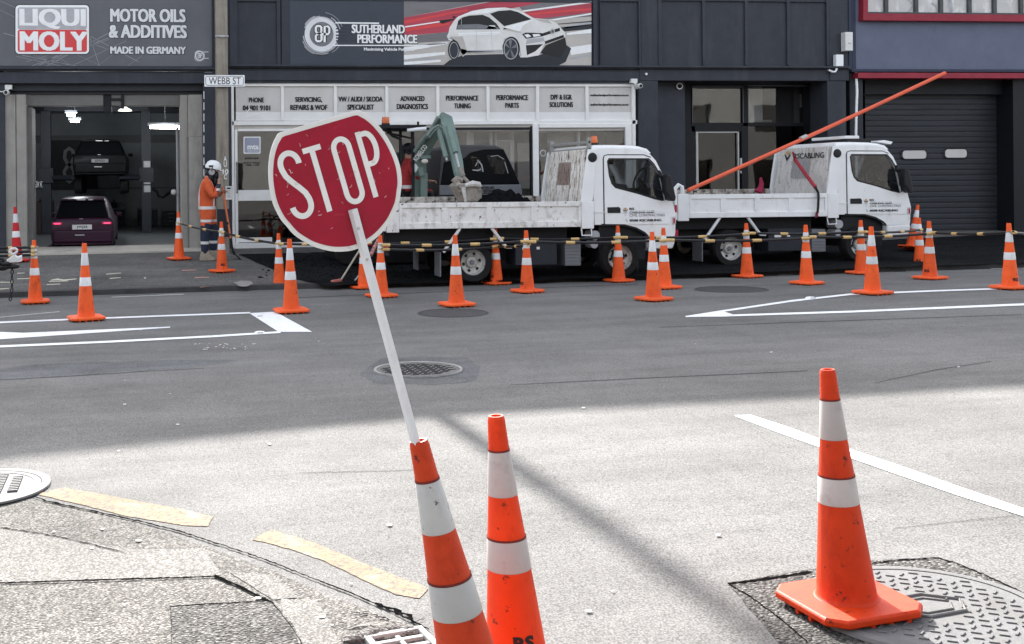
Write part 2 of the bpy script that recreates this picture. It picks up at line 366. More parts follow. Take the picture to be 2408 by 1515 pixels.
tag(cr.build('road_crack','crack'), kind='structure')
# stains and tar seams of the carriageway
os_ = MB(); groundpoly(os_, rough([(-40,872),(60,860),(200,852),(420,846),(560,848),(420,866),(250,876),(100,888),(-40,898)],4,24), .0015)
groundpoly(os_, rough([(900,842),(1000,838),(1100,842),(1130,862),(1120,895),(1020,905),(880,902),(845,880)],3,24), .0015)
tag(os_.build('road_stain', asphalt('stained_asphalt',(.135,.137,.142),.14,110,.35,.16)), kind='structure')
ts = MB()
for L_ in ([(0,893,1.2),(160,885,1.6),(330,874,1.2),(480,866,.8)],[(700,700,1.4),(1000,688,1.2),(1500,668,1.2)],[(1200,905,.8),(1500,890,1.2),(1900,872,1.0)],[(1550,770,.9),(1900,757,1.1),(2400,740,.9)],[(2060,900,1),(2200,870,1.4),(2330,850,1)]): gband(ts, L_, .0018)
tag(ts.build('tar_seam', asphalt('tar',(.075,.075,.078),.2,90,.3,.2)), kind='structure')
# painted markings
mk = MB()
gband(mk, [(-30,759.5,3.6),(150,752,3.6),(380,743,3.4),(588,735.6,3.2)], .004)
groundpoly(mk, [(586,736.5),(647,733),(734,780.5),(655,780.5)], .004)
gband(mk, [(-30,816,5),(250,804,4.8),(500,791,4.6),(660,781,4.4)], .0045)
groundpoly(mk, [(-40,781),(0,780.5),(55,782.8),(400,768.4),(400,770.6),(0,798),(-40,800)], .004)
gband(mk, [(1612,744.5,2.5),(1700,731.5,4.2),(1860,708,4.2),(2000,692,3.8),(2200,684,3.4),(2440,676,3.2)], .004)
gband(mk, [(1612,744.5,2.5),(1700,742.5,4.4),(2000,733,4.6),(2440,714.5,5)], .0045)
groundpoly(mk, [(1612,744.8),(1700,732),(1730,741.5),(1690,743)], .0042)
tag(mk.build('road_marking','mark'), kind='structure')
mw = MB(); groundpoly(mw, [(1726,977),(1766,976),(1850,1003),(1930,1033),(2110,1093),(2260,1146),(2420,1200),(2420,1218),(2250,1164),(2100,1112),(1920,1049),(1830,1017)], .004)
tag(mw.build('white_edge_line','mark'), kind='structure')
my = MB(); groundpoly(my, rough([(88,1162),(150,1146),(270,1168),(420,1196),(502,1215),(490,1237),(440,1236),(300,1214),(180,1184)],1.6,10), .003)
groundpoly(my, rough([(592,1268),(640,1246),(740,1277),(860,1326),(1008,1383),(985,1407),(930,1398),(860,1366),(760,1318),(680,1290)],1.8,10), .003)
tag(my.build('yellow_dash_marking','marky'), kind='structure')
ks = MB()
for q in ([(262,699),(432,692)],[(-30,749),(140,733)],[(560,683),(740,677)],[(1060,668),(1130,665)],[(1830,648),(1905,641)],[(2130,638),(2300,630)],[(2330,632),(2430,629)]): gband(ks, [(*q[0],1.4),(*q[1],1.6)], .004)
tag(ks.build('worn_gutter_line','markold'), kind='structure')
# survey paint on the footpath, paint drips and road studs
sp = MB()
for q in ([(115,662),(160,661)],[(110,669.5),(142,668)],[(0,664),(30,664)],[(40,643),(58,642)],[(0,680),(22,678)],[(40,656),(75,655)],[(250,645),(285,642)],[(258,655),(284,653)]): gband(sp, [(*q[0],2),(*q[1],1.4)], .004, FP)
gband(sp, [(120,659,2),(135,657,4),(150,659,3),(180,656,2)], .0044, FP)
groundpoly(sp, [(338,653),(343,652),(343,655),(339,655)], .0044, FP)
tag(sp.build('survey_paint', pmat('cream_paint',(.60,.56,.44),.8,.15,20)), kind='structure')
sq = MB()
for q in ([(428,636),(462,635)],[(458,653),(492,652)],[(470,675),(508,673)]): gband(sq, [(*q[0],2.2),(*q[1],1.4)], .004, FP)
tag(sq.build('pink_survey_paint', pmat('pink_paint',(.55,.28,.24),.8,.2,20)), kind='structure')
wd_ = MB()
for i in range(60):
    u = random.choice([random.uniform(0,2408), random.uniform(455,600), random.uniform(0,800)]); v = random.uniform(770,860) if 455 < u < 600 else random.uniform(760,1500)
    if 455 < u < 600: v = random.uniform(808,822)
    w = random.uniform(1.5,5)*(v-430)/500; groundpoly(wd_, [(u-w,v),(u-w*.4,v-w*.3),(u+w,v-w*.2),(u+w*.7,v+w*.3),(u-w*.3,v+w*.35)], .0078)
tag(wd_.build('paint_spot','markold'), kind='structure')
# dug-up dark ground along the shop
pd = MB(); groundpoly(pd, rough([(560,598),(700,594),(940,592),(1400,585),(1500,585),(1500,650),(900,668),(770,672),(690,655),(640,632)],3,20), .012, FP)
groundpoly(pd, rough([(1500,590),(1900,575),(2430,545),(2430,618),(2000,632),(1500,650)],2,30), .012, FP)
tag(pd.build('dark_footpath_patch','pathdk'), kind='structure')
lp = MB(); groundpoly(lp, rough([(548,664),(566,660),(590,661),(596,668),(575,674),(560,672)],2,6), .013, FP)
tag(lp.build('pale_stain_patch', pmat('pale_stain',(.26,.25,.23),.9,.2,12)), kind='structure')
# rubble heaps left beside the trench
rb = MB(); rr = random.Random(3)
for i in range(260):
    p = hit(rr.uniform(610,1010), rr.uniform(600,655), FP, .012); s_ = rr.uniform(.006,.026)
    if p.y > 21.6: continue
    rb.ball(p, (s_*rr.uniform(.8,1.8),s_,s_*.6), 6, 4)
tag(rb.build('rubble', 'dirt'), 'dark crumbs of dug-up asphalt strewn along the trench in front of the shop', 'rubble', kind='stuff')

def stud(u, v, w, lab):
    p = hit(u,v); t = thing('road_stud', lab, 'road stud', p, group='white road studs')
    MB().lathe([(.062,0),(.06,.008),(.045,.018),(.02,.022)],14).build('dome','white',t,40)
    MB().box(-.03,.03,-.061,-.04,.006,.016).build('reflector','lgrey',t)
stud(611,783.5,1,'white road stud lying on the near line just before the thick white block'); 
stud(726,826.5,1,'lone white road stud by the stop sign pole on bare asphalt') if False else None
stud(610,744,1,'white road stud on the far line left of the thick white block')
stud(1906,702,1,'white road stud on the upper arm of the white painted wedge')

# manhole covers
def cover(lab, u, v, rad, style):
    p = hit(u,v,G,.004); s = slope(p.y)
    t = thing('manhole_cover', lab, 'manhole cover', p, (0,-math.atan(s),0))
    if style == 'near':
        MB().lathe([(rad*.965,0),(rad*.965,.014),(rad,.016),(rad+.022,.012),(rad+.03,0)],56,caps=False).build('ring','iron',t,30)
        MB().lathe([(rad*.95,0),(rad*.95,.012),(0,.0121)],56,caps=False).build('lid','iron',t,30)
        st = MB(); sd_ = MB(); rng = random.Random(2)
        for i in range(-9,10):
            for j in range(-9,10):
                x, y = i*.047+(.0235 if j%2 else 0), j*.040
                if math.hypot(x,y) > rad*.87 or (abs(x)+abs(y)*1.1 < .16): continue
                a = R(35 if (i+j)%2 else -35); c_,s_ = math.cos(a),math.sin(a)
                st.X = Matrix.Translation((x,y,0)) @ Matrix.Rotation(a,4,'Z'); st.box(-.0155,.0155,-.0035,.0035,.011,.0165)
        st.X = None; st.build('tread','iron',t,bevel=.001,seg=1)
        hx = MB(); hx.tube([(.15*math.cos(R(60*k+10)),.10*math.sin(R(60*k+10)),.014) for k in range(6)],.007,6,closed=True)
        hx.tube([(.105*math.cos(R(60*k+10)),.065*math.sin(R(60*k+10)),.014) for k in range(6)],.004,6,closed=True); hx.build('badge_rim','iron',t)
    elif style == 'ribbed':
        MB().lathe([(rad*.96,0),(rad*.96,.010),(rad,.012),(rad+.035,.010),(rad+.04,0)],56,caps=False).build('ring','iron',t,30)
        MB().lathe([(rad*.95,0),(rad*.95,.008),(rad*.84,.009),(rad*.83,.006),(0,.0061)],56,caps=False).build('lid','iron',t,30)
        st = MB()
        for i in range(-4,5):
            for j in range(-11,12):
                x,y = i*.09,j*.036
                if math.hypot(x,y) < rad*.74: st.box(x-.028,x+.028,y-.008,y+.008,.005,.017)
        st.build('tread','iron',t)
    elif style == 'mid':
        MB().lathe([(rad*.93,0),(rad*.93,.008),(rad*.985,.012),(rad,0)],56,caps=False).build('ring',pmat('worn_bright_rim',(.27,.27,.26),.7,.25,10,spec=.1),t,30)
        MB().lathe([(rad*.92,0),(rad*.92,.004),(0,.0041)],56,caps=False).build('lid','road',t)
        st = MB()
        for i in range(-3,4):
            for j in range(-7,8):
                x,y = i*.09+(j%2)*.03,j*.042
                if math.hypot(x,y) < rad*.78: st.box(x-.035,x+.035,y-.006,y+.006,.003,.009)
        st.build('tread','irondk',t)
    else:
        MB().lathe([(rad*.97,0),(rad*.97,.005),(rad,.006),(rad+.02,0)],48,caps=False).build('ring','irondk',t,30)
        MB().lathe([(rad*.96,0),(rad*.96,.003),(0,.0031)],48,caps=False).build('lid','irondk',t)
    return t
cover('large pale iron manhole cover with raised tread under the nearest cone', 2176, 1433, .375, 'near')
cover('pale ribbed round cover cut off by the left edge in sunlight', -40, 1148, .34, 'ribbed')
cover('round manhole with a bright worn rim in mid road behind the stop sign pole', 983, 870, .375, 'mid')
cover('dark round cover on the road right in front of a cone by the first truck', 1065, 736, .40, 'dark')
cover('dark round cover on the road below the second truck rear wheel', 1720, 681, .45, 'dark')
# drain grate in the near corner
M['grate'] = pmat('pale_grate_iron',(.34,.34,.33),.7,.15,14,.1,90,spec=.1)
p = hit(958,1512); gt = thing('drain_grate', 'pale iron drain grate at the foot of the cone holding the stop sign', 'drain grate', p, (0,-R(3),R(8)))
g_ = MB(); g_.box(-.14,.09,.055,.08,-.02,.02); g_.box(-.14,.09,-.3,-.27,-.02,.02); g_.box(-.14,-.115,-.27,.055,-.02,.02); g_.box(.065,.09,-.27,.055,-.02,.02); g_.build('frame','grate',gt,bevel=.004)
g_ = MB(); 
for k in range(5): g_.box(-.115,.065,.0-.06*k,.022-.06*k,-.02,.014)
g_.box(-.03,-.012,-.27,.055,-.02,.012); g_.build('bars','grate',gt,bevel=.003)
MB().box(-.115,.065,-.27,.055,-.022,-.018).build('pit','crack',gt)
for i,(u,v,s_) in enumerate([(870,1492,.085),(925,1478,.05),(965,1488,.045),(838,1505,.05)]):
    p = hit(u,v); rk = random.Random(i); b_ = MB(); b_.ball((0,0,.008),(s_,s_*.75,s_*.28),10,6); b_.v = [v_*rk.uniform(.86,1.14) for v_ in b_.v]
    o = b_.build('broken_seal_lump','nearlt',None); o.location = p; tag(o, ['largest flat lump of broken pale seal beside the drain grate','lump of broken seal at the crack just above the drain grate','smallest lump of broken seal against the leaning cone','lump of broken seal at the bottom edge left of the drain grate'][i], 'rubble lump', 'broken lumps of pale seal')

# ================================================================== BUILDINGS
TOP = 8.50
def bx(mb, u0, v0, u1, v1, y0, y1, Y=None):
    Y = y0 if Y is None else Y
    um, vm = (u0+u1)/2, (v0+v1)/2
    return mb.box(PX(u0,vm,Y)[0], PX(u1,vm,Y)[0], y0, y1, PX(um,v1,Y)[1], PX(um,v0,Y)[1])
def XX(u, v=300, Y=YF): return PX(u,v,Y)[0]
def ZZ(v, u=1204, Y=YF): return PX(u,v,Y)[1]
def O1(s, k): return lambda a, b: (s[0]+a*k, s[1]+b*k)
Z1 = O1((0,0), .2602); Z3 = O1((514.2,0), .2602); Z4 = O1((942.6,0), .2602); Z5 = O1((1456.8,0), .2602)
def tbox(mb, s, o, x0, y0, x1, y1, Y, bold=.02, shear=0):   # text fitted into a box read off the photo
    u0,v0 = o(x0,y0); u1,v1 = o(x1,y1); cx,cz = PX((u0+u1)/2,(v0+v1)/2,Y); k = Y/FU*1.01
    w,h = (u1-u0)*k/2,(v1-v0)*k/2
    mb.text(s, cx-w, cx+w, cz-h, cz+h, Y, bold, shear)
def pts(o, L_, Y): return [PX(*o(a,b),Y) for a,b in L_]

# ---- garage building
gx0, gx1 = XX(-420), XX(513)
gb = thing('garage_building', 'dark grey garage building with a wide open bay beside the concrete pole', 'building', ((gx0+gx1)/2, YF, .2), world=True)
ix0, ix1 = XX(-150), XX(505); IB = 36.0
w = MB(); w.box(gx0, gx1, YF, YF+.3, ZZ(165,200), TOP); w.box(gx0, XX(12,400), YF, YF+.3, -.3, ZZ(165,200)); w.build('wall','dark',gb)
w = MB(); w.box(gx0, gx1, YF, 40, TOP-.2, TOP-.02); w.build('roof','dark2',gb)
w = MB(); w.prism([(gx0,TOP),(gx1-.02,TOP),(gx1-.02,TOP+.03),(-1.3,TOP+.14),(gx0,TOP+.14)],YF+.005,YF+.295); w.build('added_parapet','dark',gb)  # unseen top edge added, sloped to bend the shadow line on the road
w = MB(); w.box(gx0, gx0+.3, YF+.3, 40, -.3, TOP-.2); w.box(gx0+.3, gx1, 39.7, 40, -.3, TOP-.2); w.box(gx1-.1,gx1-.001,YF+.3,39.7,4.4,TOP-.2); w.build('outer_wall','dark2',gb)
w = MB(); bx(w,-420,157.5,511,163,YF-.16,YF); bx(w,-420,163,511,167,YF-.10,YF); w.build('ledge','dark',gb,bevel=.01)
w = MB(); bx(w,-420,170,511,196,YF-.08,YF+.05); w.build('fascia','dark',gb,bevel=.006)
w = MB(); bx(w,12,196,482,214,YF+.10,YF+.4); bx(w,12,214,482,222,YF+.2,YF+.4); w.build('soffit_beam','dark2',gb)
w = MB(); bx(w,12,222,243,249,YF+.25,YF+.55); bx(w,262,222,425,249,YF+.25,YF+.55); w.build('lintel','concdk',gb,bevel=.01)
w = MB(); bx(w,243,222,262,262,YF+.28,YF+.9); bx(w,262,231,290,236,YF+.2,YF+.3); bx(w,285,222,292,256,YF+.22,YF+.26); w.build('motor_bracket','black',gb)
zb = -.2
w = MB(); w.box(XX(12,420),XX(37,420),YF+.05,YF+.5,zb,ZZ(222,35)); w.box(XX(39,420),XX(62,420),YF+.05,YF+.5,zb,ZZ(222,35)); w.box(XX(36.9,420),XX(39.1,420),YF+.08,YF+.5,zb,ZZ(222,35)); w.build('pillar','conc',gb,bevel=.012)
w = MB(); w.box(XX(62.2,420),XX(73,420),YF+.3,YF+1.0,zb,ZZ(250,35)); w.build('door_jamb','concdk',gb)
w = MB(); w.box(XX(425,400),XX(443,400),YF+.10,YF+.6,zb,ZZ(222,450)); w.box(XX(443.4,400),XX(478,400),YF+.06,YF+.6,zb,ZZ(222,450)); w.build('pillar','conc',gb,bevel=.012)
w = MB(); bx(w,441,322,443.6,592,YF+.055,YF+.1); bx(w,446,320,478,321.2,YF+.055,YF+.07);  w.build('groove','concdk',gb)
w = MB(); w.box(XX(478.2,400),XX(512,400),YF-.02,YF+.6,zb,ZZ(196,490)); w.build('dark_pier','dark',gb,bevel=.01)
w = MB()
for v in range(215,440,26): bx(w,478.6,v,480.4,v+18,YF-.026,YF-.02)
w.build('pier_edge_stripe','white',gb)
w = MB(); 
a = hit(-60,606,FP); b = hit(488,592,FP)
w.add([(XX(-60,600),21.35,a.z-.1),(XX(482,590),21.55,b.z-.1),(XX(482,590),YF+.9,b.z-.1),(XX(-60,600),YF+.9,a.z-.1),
       (XX(-60,600),21.35,FP(XX(-60),21.35)+.035),(XX(482,590),21.55,FP(XX(482),21.5)+.03),(XX(482,590),YF+.9,FP(XX(482),21.5)+.075),(XX(-60,600),YF+.9,FP(XX(-60),21.35)+.085)],
      [(0,3,2,1),(4,5,6,7),(0,1,5,4),(1,2,6,5),(2,3,7,6),(3,0,4,7)]); w.build('door_sill','sill',gb)
FZ = FP(0,YF)+.02
w = MB(); w.box(ix0,ix1,YF+.85,IB,FZ-.1,FZ); w.build('floor','infloor',gb)
w = MB(); w.box(ix0,ix1,IB,IB+.2,FZ,4.4); w.box(ix0-.2,ix0,YF+.6,IB,FZ,4.4); w.box(ix1,ix1+.1,YF+.6,IB,FZ,4.4); w.build('inner_wall','inwall',gb)
w = MB(); w.box(ix0,ix1,YF+.6,IB,4.2,4.35); 
for y in (25.5,29,32.5): w.box(ix0,ix1,y,y+.25,3.75,4.2)
w.build('ceiling','dark2',gb)
w = MB(); w.box(ix0,ix1,IB-.06,IB,3.0,3.25); w.box(ix0,ix1,IB-.03,IB,1.5,1.54); w.build('wall_rail','grey',gb)

# ---- sign board above the garage
Yb = YF-.06
sb = thing('advertising_board','grey advertising board for motor oils above the open garage bay','sign',(XX(220),Yb,ZZ(157,220)),world=True)
w = MB(); bx(w,-420,-120,500.5,157,Yb,YF-.001); w.build('panel','boardg',sb)
w = MB(); bx(w,498,-120,502,157,Yb-.03,YF-.002); bx(w,-420,155,498,158.5,Yb-.03,YF-.002); w.build('board_frame','dark2',sb)
w = MB(); yy = Yb-.002
rs = random.Random(5)
for (a,b) in [((280,600),(990,340)),((330,600),(900,380)),((420,600),(1000,290)),((150,510),(560,600)),((200,500),(700,600)),((820,330),(1250,560)),((820,390),(960,440)),((800,300),(900,600)),((880,600),(1010,500)),((0,10),(140,70)),((0,90),(140,160)),((30,300),(140,330)),((300,500),(620,590)),((500,500),(640,590)),((700,500),(900,590)),((640,600),(1140,370)),((820,420),(1050,330)),((1150,600),(1290,500)),((240,560),(420,505)),((350,590),(520,500))]:
    w.stroke(pts(Z1,[a,b],yy), rs.choice([.006,.009,.013]), yy)
w.build('line_pattern', pmat('faint_line_print',(.24,.245,.26),.5,.2,4), sb)
def rrect(o, x0,y0,x1,y1,r,Y,n=5):
    L_ = []
    for cx,cy,a in ((x1-r,y1-r,0),(x0+r,y1-r,90),(x0+r,y0+r,180),(x1-r,y0+r,270)):
        L_ += [(cx+r*math.cos(R(a+90*i/n)),cy+r*math.sin(R(a+90*i/n))) for i in range(n+1)]
    return pts(o,L_,Y)
lg = MB(); lg.poly(rrect(Z1,133,40,812,495,40,Yb-.004),Yb-.004); lg.build('logo_outline','ink',sb)
lg = MB(); lg.poly(rrect(Z1,140,47,805,488,35,Yb-.006),Yb-.006); lg.build('logo_border','letter',sb)
lg = MB(); lg.poly(rrect(Z1,160,68,786,268,18,Yb-.008),Yb-.008); lg.build('logo_field','lgrey',sb)
lg = MB(); lg.poly(rrect(Z1,160,270,786,470,18,Yb-.008),Yb-.008); lg.build('logo_field','logored',sb)['label'] = 'red lower half of the logo'
def shadowtext(name, s, o, x0,y0,x1,y1, Y, par, bold=.02, shear=0, back='ink', front='letter', d=4):
    if back:
        q = MB(); tbox(q,s,o,x0-d,y0-d*.6,x1+d*1.2,y1+d,Y,bold+.03,shear); q.build(name+'_shade',back,par)
    q = MB(); tbox(q,s,o,x0,y0,x1,y1,Y-.002,bold,shear); q.build(name,front,par)
for s,b in (('LIQUI',(186,82,766,262)),('MOLY',(190,286,784,458))):
    shadowtext('lettering',s,Z1,*b,Yb-.0105,sb,.05,back=None)
for s,b in (('MOTOR OILS',(1002,82,1672,200)),('& ADDITIVES',(990,227,1684,345)),('MADE IN GERMANY',(1003,422,1676,488))):
    shadowtext('lettering',s,Z1,*b,Yb-.004,sb,.055,front='letterg',d=6)
def rings(par, o, cx, cy, k, Y, small=False):
    q = MB()
    q.stroke(pts(o,circ(cx,cy,128*k,132*k,40),Y),(.115 if not small else .028)*1,Y,closed=True); q.build('logo_ring','letterg',par)
    q = MB()
    for i,(r,a0,a1,wd) in enumerate([(160,95,160,.03),(172,110,150,.02),(165,185,330,.025),(180,200,290,.018),(190,215,300,.012),(172,15,60,.02),(190,250,330,.01),(150,30,90,.015),(198,20,80,.008)]):
        q.stroke(pts(o,[(cx+r*k*math.cos(R(-a)),cy+r*k*math.sin(R(-a))) for a in [a0+(a1-a0)*j/14 for j in range(15)]],Y-.001), wd*(1 if not small else .3), Y-.001)
    q.build('logo_swirl','lgrey',par)
    q = MB(); q.poly(pts(o,circ(cx,cy,108*k,112*k,36),Y-.0015),Y-.0015); q.build('logo_disc','grey',par)
    for wd,mt,dy in ((.085,'ink',.003),(.046,'letter',.005)):
        q = MB(); sc = (1 if not small else .31)
        y_ = Y-dy; S = lambda L_: [(cx+a*k,cy+b*k) for a,b in L_]
        q.stroke(pts(o,S([(-2,-25),(-2,-62),(-14,-74),(-40,-74),(-52,-62),(-52,-25),(-40,-12),(-14,-4),(0,14),(0,52),(-12,64),(-40,64),(-52,52),(-52,14),(-40,2),(-14,-10),(-2,-25)]),y_),wd*sc,y_)
        q.stroke(pts(o,S([(28,72),(28,-70),(58,-70),(70,-56),(70,-14),(58,0),(0,0)]),y_-.0005),wd*sc,y_-.0005)
        q.build('monogram',mt,par)
rings(sb,Z1,1805,505,.30,Yb-.004,True)
w = MB()
for y in (470,528): w.stroke(pts(Z1,[(1840,y),(1885,y)],yy-.002),.012,yy-.002)
w.build('logo_line','letter',sb)

# ---- concrete power pole in front, with the street name sign
pz = hit(525,604,FP); py = 21.15
pp = pz.copy(); pp = at(525,604,py); 
pol = thing('power_pole','weathered square concrete power pole between the garage and the shop','power pole',(pp.x,py,FP(pp.x,py)))
MB().prism([(-.115,-.11),(.115,-.11),(.12,.12),(-.12,.12)],-.1,6.3,'z').build('shaft','polec',pol,bevel=.015); MB().prism([(-.075,-.07),(.075,-.07),(.075,.07),(-.075,.07)],6.3,12.2,'z').build('upper_shaft','polec',pol,bevel=.01)  # unseen upper length made narrower to thin the pole's cast shadow
z0 = at(525,88,py).z-pol.location.z
w = MB(); w.tube([(-.13,-.125,z0),(.02,-.13,z0+.012),(.13,-.125,z0)],.014,6); w.box(-.05,.06,-.15,-.11,z0-.015,z0+.02); w.build('strap','lgrey',pol)
w = MB(); zz = [at(525,v,py).z-pol.location.z for v in (437,557,600)]
w.box(-.122,.122,-.116,-.1,zz[1],zz[0]-.45); w.build('black_band','dark2',pol)
w = MB()
for i,(s,v) in enumerate((('A',374),('U',387),('10',404),('C',416))):
    zc = at(540,v,py).z-pol.location.z; w.text(s,-.005+.02*(i!=2),.075+.03*(i==2),zc-.05,zc+.05,-.118,.02)
w.build('number_plate','letter',pol)
nw = at(536,454,py); nt_ = thing('notice','white printed notice fixed to the pole beside the worker','notice',(nw.x,py-.13,nw.z))
MB().box(-.055,.065,-.008,.006,-.13,.13).build('sheet','offwhite',nt_); w = MB(); w.box(-.035,.045,-.0105,-.009,.075,.105); w.build('heading','ink',nt_)
w = MB(); [w.box(-.035,.045-.02*(i%2),-.0105,-.009,.04-.03*i,.048-.03*i) for i in range(5)]; w.build('text_lines','grey',nt_)
sp0 = at(528,190.5,py-.2); ss = thing('street_sign','white street name sign with black lettering on the concrete pole','street sign',(sp0.x,py-.2,sp0.z))
W2, H2 = 47.6*(py-.2)/FU, 13.6*(py-.2)/FU
MB().prism([(-W2,-H2),(W2,-H2-.0),(W2,H2),(-W2,H2)],-.01,.01).build('plate','white',ss,bevel=.004)
w = MB(); q = []
for cx,cz,a in ((W2-.06,H2-.06,0),(-W2+.06,H2-.06,90),(-W2+.06,-H2+.06,180),(W2-.06,-H2+.06,270)): q += [(cx+.035*math.cos(R(a+30*i)),cz+.035*math.sin(R(a+30*i))) for i in range(4)]
w.stroke(q,.009,-.0125,closed=True); w.text('WEBB ST',-W2+.085,W2-.075,-.068,.068,-.0125,.0); w.build('lettering','ink',ss)
w = MB(); w.box(-.1,.02,.012,.1,-.03,.03); w.build('clamp','steel',ss)

# ---- shop building
sx0, sx1 = XX(512.5), XX(2003)
sh = thing('shop_building','dark grey two storey workshop with white framed shop windows and panelled upper wall','building',((sx0+sx1)/2,YF,.25),world=True)
w = MB(); w.box(sx0, sx1, YF, YF+.3, ZZ(160,1260), TOP); w.build('wall','dark',sh)
w = MB(); w.box(sx0, sx1, YF, 40, TOP-.2, TOP-.02); w.build('roof','dark2',sh)
w = MB(); w.prism([(sx0+.02,TOP),(sx1,TOP),(sx1,TOP+.34),(5.6,TOP+.32),(sx0+.02,TOP+.03)],YF+.005,YF+.295); w.build('added_parapet','dark',sh)  # unseen rising edge added to shape the building's shadow on the road
w = MB(); w.box(sx0+.3, sx1, 39.7, 40, -.3, TOP-.2); w.box(sx0,sx0+.1,YF+.3,39.7,4.5,TOP-.2); w.build('outer_wall','dark2',sh)
w = MB()
for u0,u1 in ((540,558),(651,659),(662,681),(1395,1404),(1411,1413),(1502,1507),(1548,1556),(1652,1659),(1752,1759),(1851,1858),(1944,1950)): bx(w,u0,-90,u1,154,YF-.05,YF)
bx(w,540,-90,558,154,YF-.049,YF)
for u0,u1 in ((558,651),(681,1395),(1413,1502),(1556,1944)): bx(w,u0,0.5,u1,3.5,YF-.046,YF)
w.build('panel_battens','dark',sh,bevel=.006)
for a_ in ((1507,-90,1548,156,YF-.03,YF),(1950,-90,1996,190,YF-.04,YF)):
    w = MB(); bx(w,*a_); w.build('pilaster','dark',sh,bevel=.01)
w = MB(); bx(w,540,153.5,2000,158.5,YF-.13,YF); bx(w,540,158.5,2000,162,YF-.07,YF); w.build('ledge','dark',sh,bevel=.01)
w = MB(); bx(w,540,167,1504,190,YF-.055,YF+.1); bx(w,540,190,1504,196,YF-.02,YF+.1); bx(w,1504,162,1990,190,YF-.02,YF+.25); w.build('fascia','dark',sh,bevel=.008)
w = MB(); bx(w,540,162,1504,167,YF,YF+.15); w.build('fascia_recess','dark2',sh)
for a_ in ((XX(1502,400),XX(1548,400),YF-.02,YF+.6,-.1,ZZ(190,1525)),(XX(1946,400),XX(1990,400),YF-.02,YF+.6,-.1,ZZ(190,1965)),(sx0,XX(544,400),YF,YF+.4,-.2,ZZ(160,520))):
    w = MB(); w.box(*a_); w.build('pier','dark',sh,bevel=.012)
# shop front frame
Yw = YF+.02
fr = MB()
bx(fr,545,195.5,1499,203.5,Yw,Yw+.10); bx(fr,545,284,1499,293.5,Yw,Yw+.10); bx(fr,545,203.5,551.5,590,Yw,Yw+.10); bx(fr,1487.5,203.5,1496,590,Yw,Yw+.10)
tops = [551.5,664.6,789,910,1030,1148,1264.7,1381,1487.5]
for u in tops[1:-1]: bx(fr,u-3.6,203.5,u+3.6,284,Yw,Yw+.10)
fr.build('window_frame','cream',sh,bevel=.006)
fr = MB(); bx(fr,551.5,293.5,1487.5,309,Yw+.04,Yw+.12); fr.build('transom_board','creamdk',sh)
fr = MB(); bx(fr,553,305,559.5,586,Yw,Yw+.07); bx(fr,559.5,303,905,308.5,Yw,Yw+.07); bx(fr,559.5,559,640,570,Yw,Yw+.07); bx(fr,553,570,905,585,Yw-.05,Yw+.07); bx(fr,560,446,905,471,Yw+.01,Yw+.05); bx(fr,730,308,737,560,Yw,Yw+.07); bx(fr,898,303,906,585,Yw,Yw+.07); fr.build('door_frame','cream',sh,bevel=.005)
fr = MB(); fr.tube([(XX(556),Yw-.02,ZZ(382,556)),(XX(556),Yw-.05,ZZ(384,556)),(XX(556),Yw-.05,ZZ(452,556)),(XX(556),Yw-.02,ZZ(454,556))],.012,6); fr.build('door_handle','black',sh)
fr = MB(); bx(fr,1249.5,297,1253,590,Yw-.005,Yw+.09); bx(fr,906,300,1249,305.5,Yw+.0,Yw+.08); fr.build('dark_mullion','black',sh)
fr = MB(); bx(fr,1254,291,1268,590,Yw-.01,Yw+.09); bx(fr,1472,291,1487,590,Yw-.01,Yw+.09); bx(fr,1268,291,1472,300.5,Yw-.01,Yw+.09); bx(fr,906,520,1249,590,Yw,Yw+.08); bx(fr,1268,520,1472,590,Yw,Yw+.08); fr.build('window_frame','cream',sh,bevel=.006)
TXT = [(Z3,[('PHONE',272,882,410,927),('04 801 9101',217,953,468,1000)]),(Z3,[('SERVICING,',690,878,937,928),('REPAIRS & WOF',645,948,985,995)]),
 (Z3,[('VW / AUDI / SKODA',1078,873,1488,920),('SPECIALIST',1160,945,1408,992)]),(Z3,[('ADVANCED',1638,869,1865,915),('DIAGNOSTICS',1605,939,1897,988)]),
 (Z4,[('PERFORMANCE',402,864,708,911),('TUNING',478,934,635,981)]),(Z4,[('PERFORMANCE',855,859,1158,906),('PARTS',940,929,1070,976)]),
 (Z4,[('DPF & EGR',1348,855,1552,902),('SOLUTIONS',1337,922,1563,970)]),(Z4,[('sutherlandperformance.co.nz',1700,850,2072,876),('sutherlandperformance.co.nz',1700,934,2072,962)])]
for i,(a,b) in enumerate(zip(tops,tops[1:])):
    q = MB(); bx(q,a+3,203,b-3,284.5,Yw+.05,Yw+.06); pn = q.build('window_pane','film',sh)
    q = MB(); bx(q,a+3,264,b-3,284,Yw+.044,Yw+.048); q.build('pale_film_strip','film2',pn)
    q = MB()
    for s,x0,y0,x1,y1 in TXT[i][1]: tbox(q,s,TXT[i][0],x0,y0,x1,y1,Yw+.04,.055)
    q.build('lettering','ink',pn)
    if i == 0:
        q = MB(); yq = Yw+.036; q.poly(pts(Z3,[(150,1090),(260,1010),(300,1035),(425,1012),(415,1075),(280,1060)],yq),yq); q.build('torn_film','film2',pn)
        q = MB(); yq = Yw+.034; q.stroke(pts(Z3,[(250,1020),(280,985),(300,1000)],yq),.02,yq); q.stroke(pts(Z3,[(150,1090),(300,1040),(425,1012)],yq),.012,yq); q.build('film_fold','white',pn)
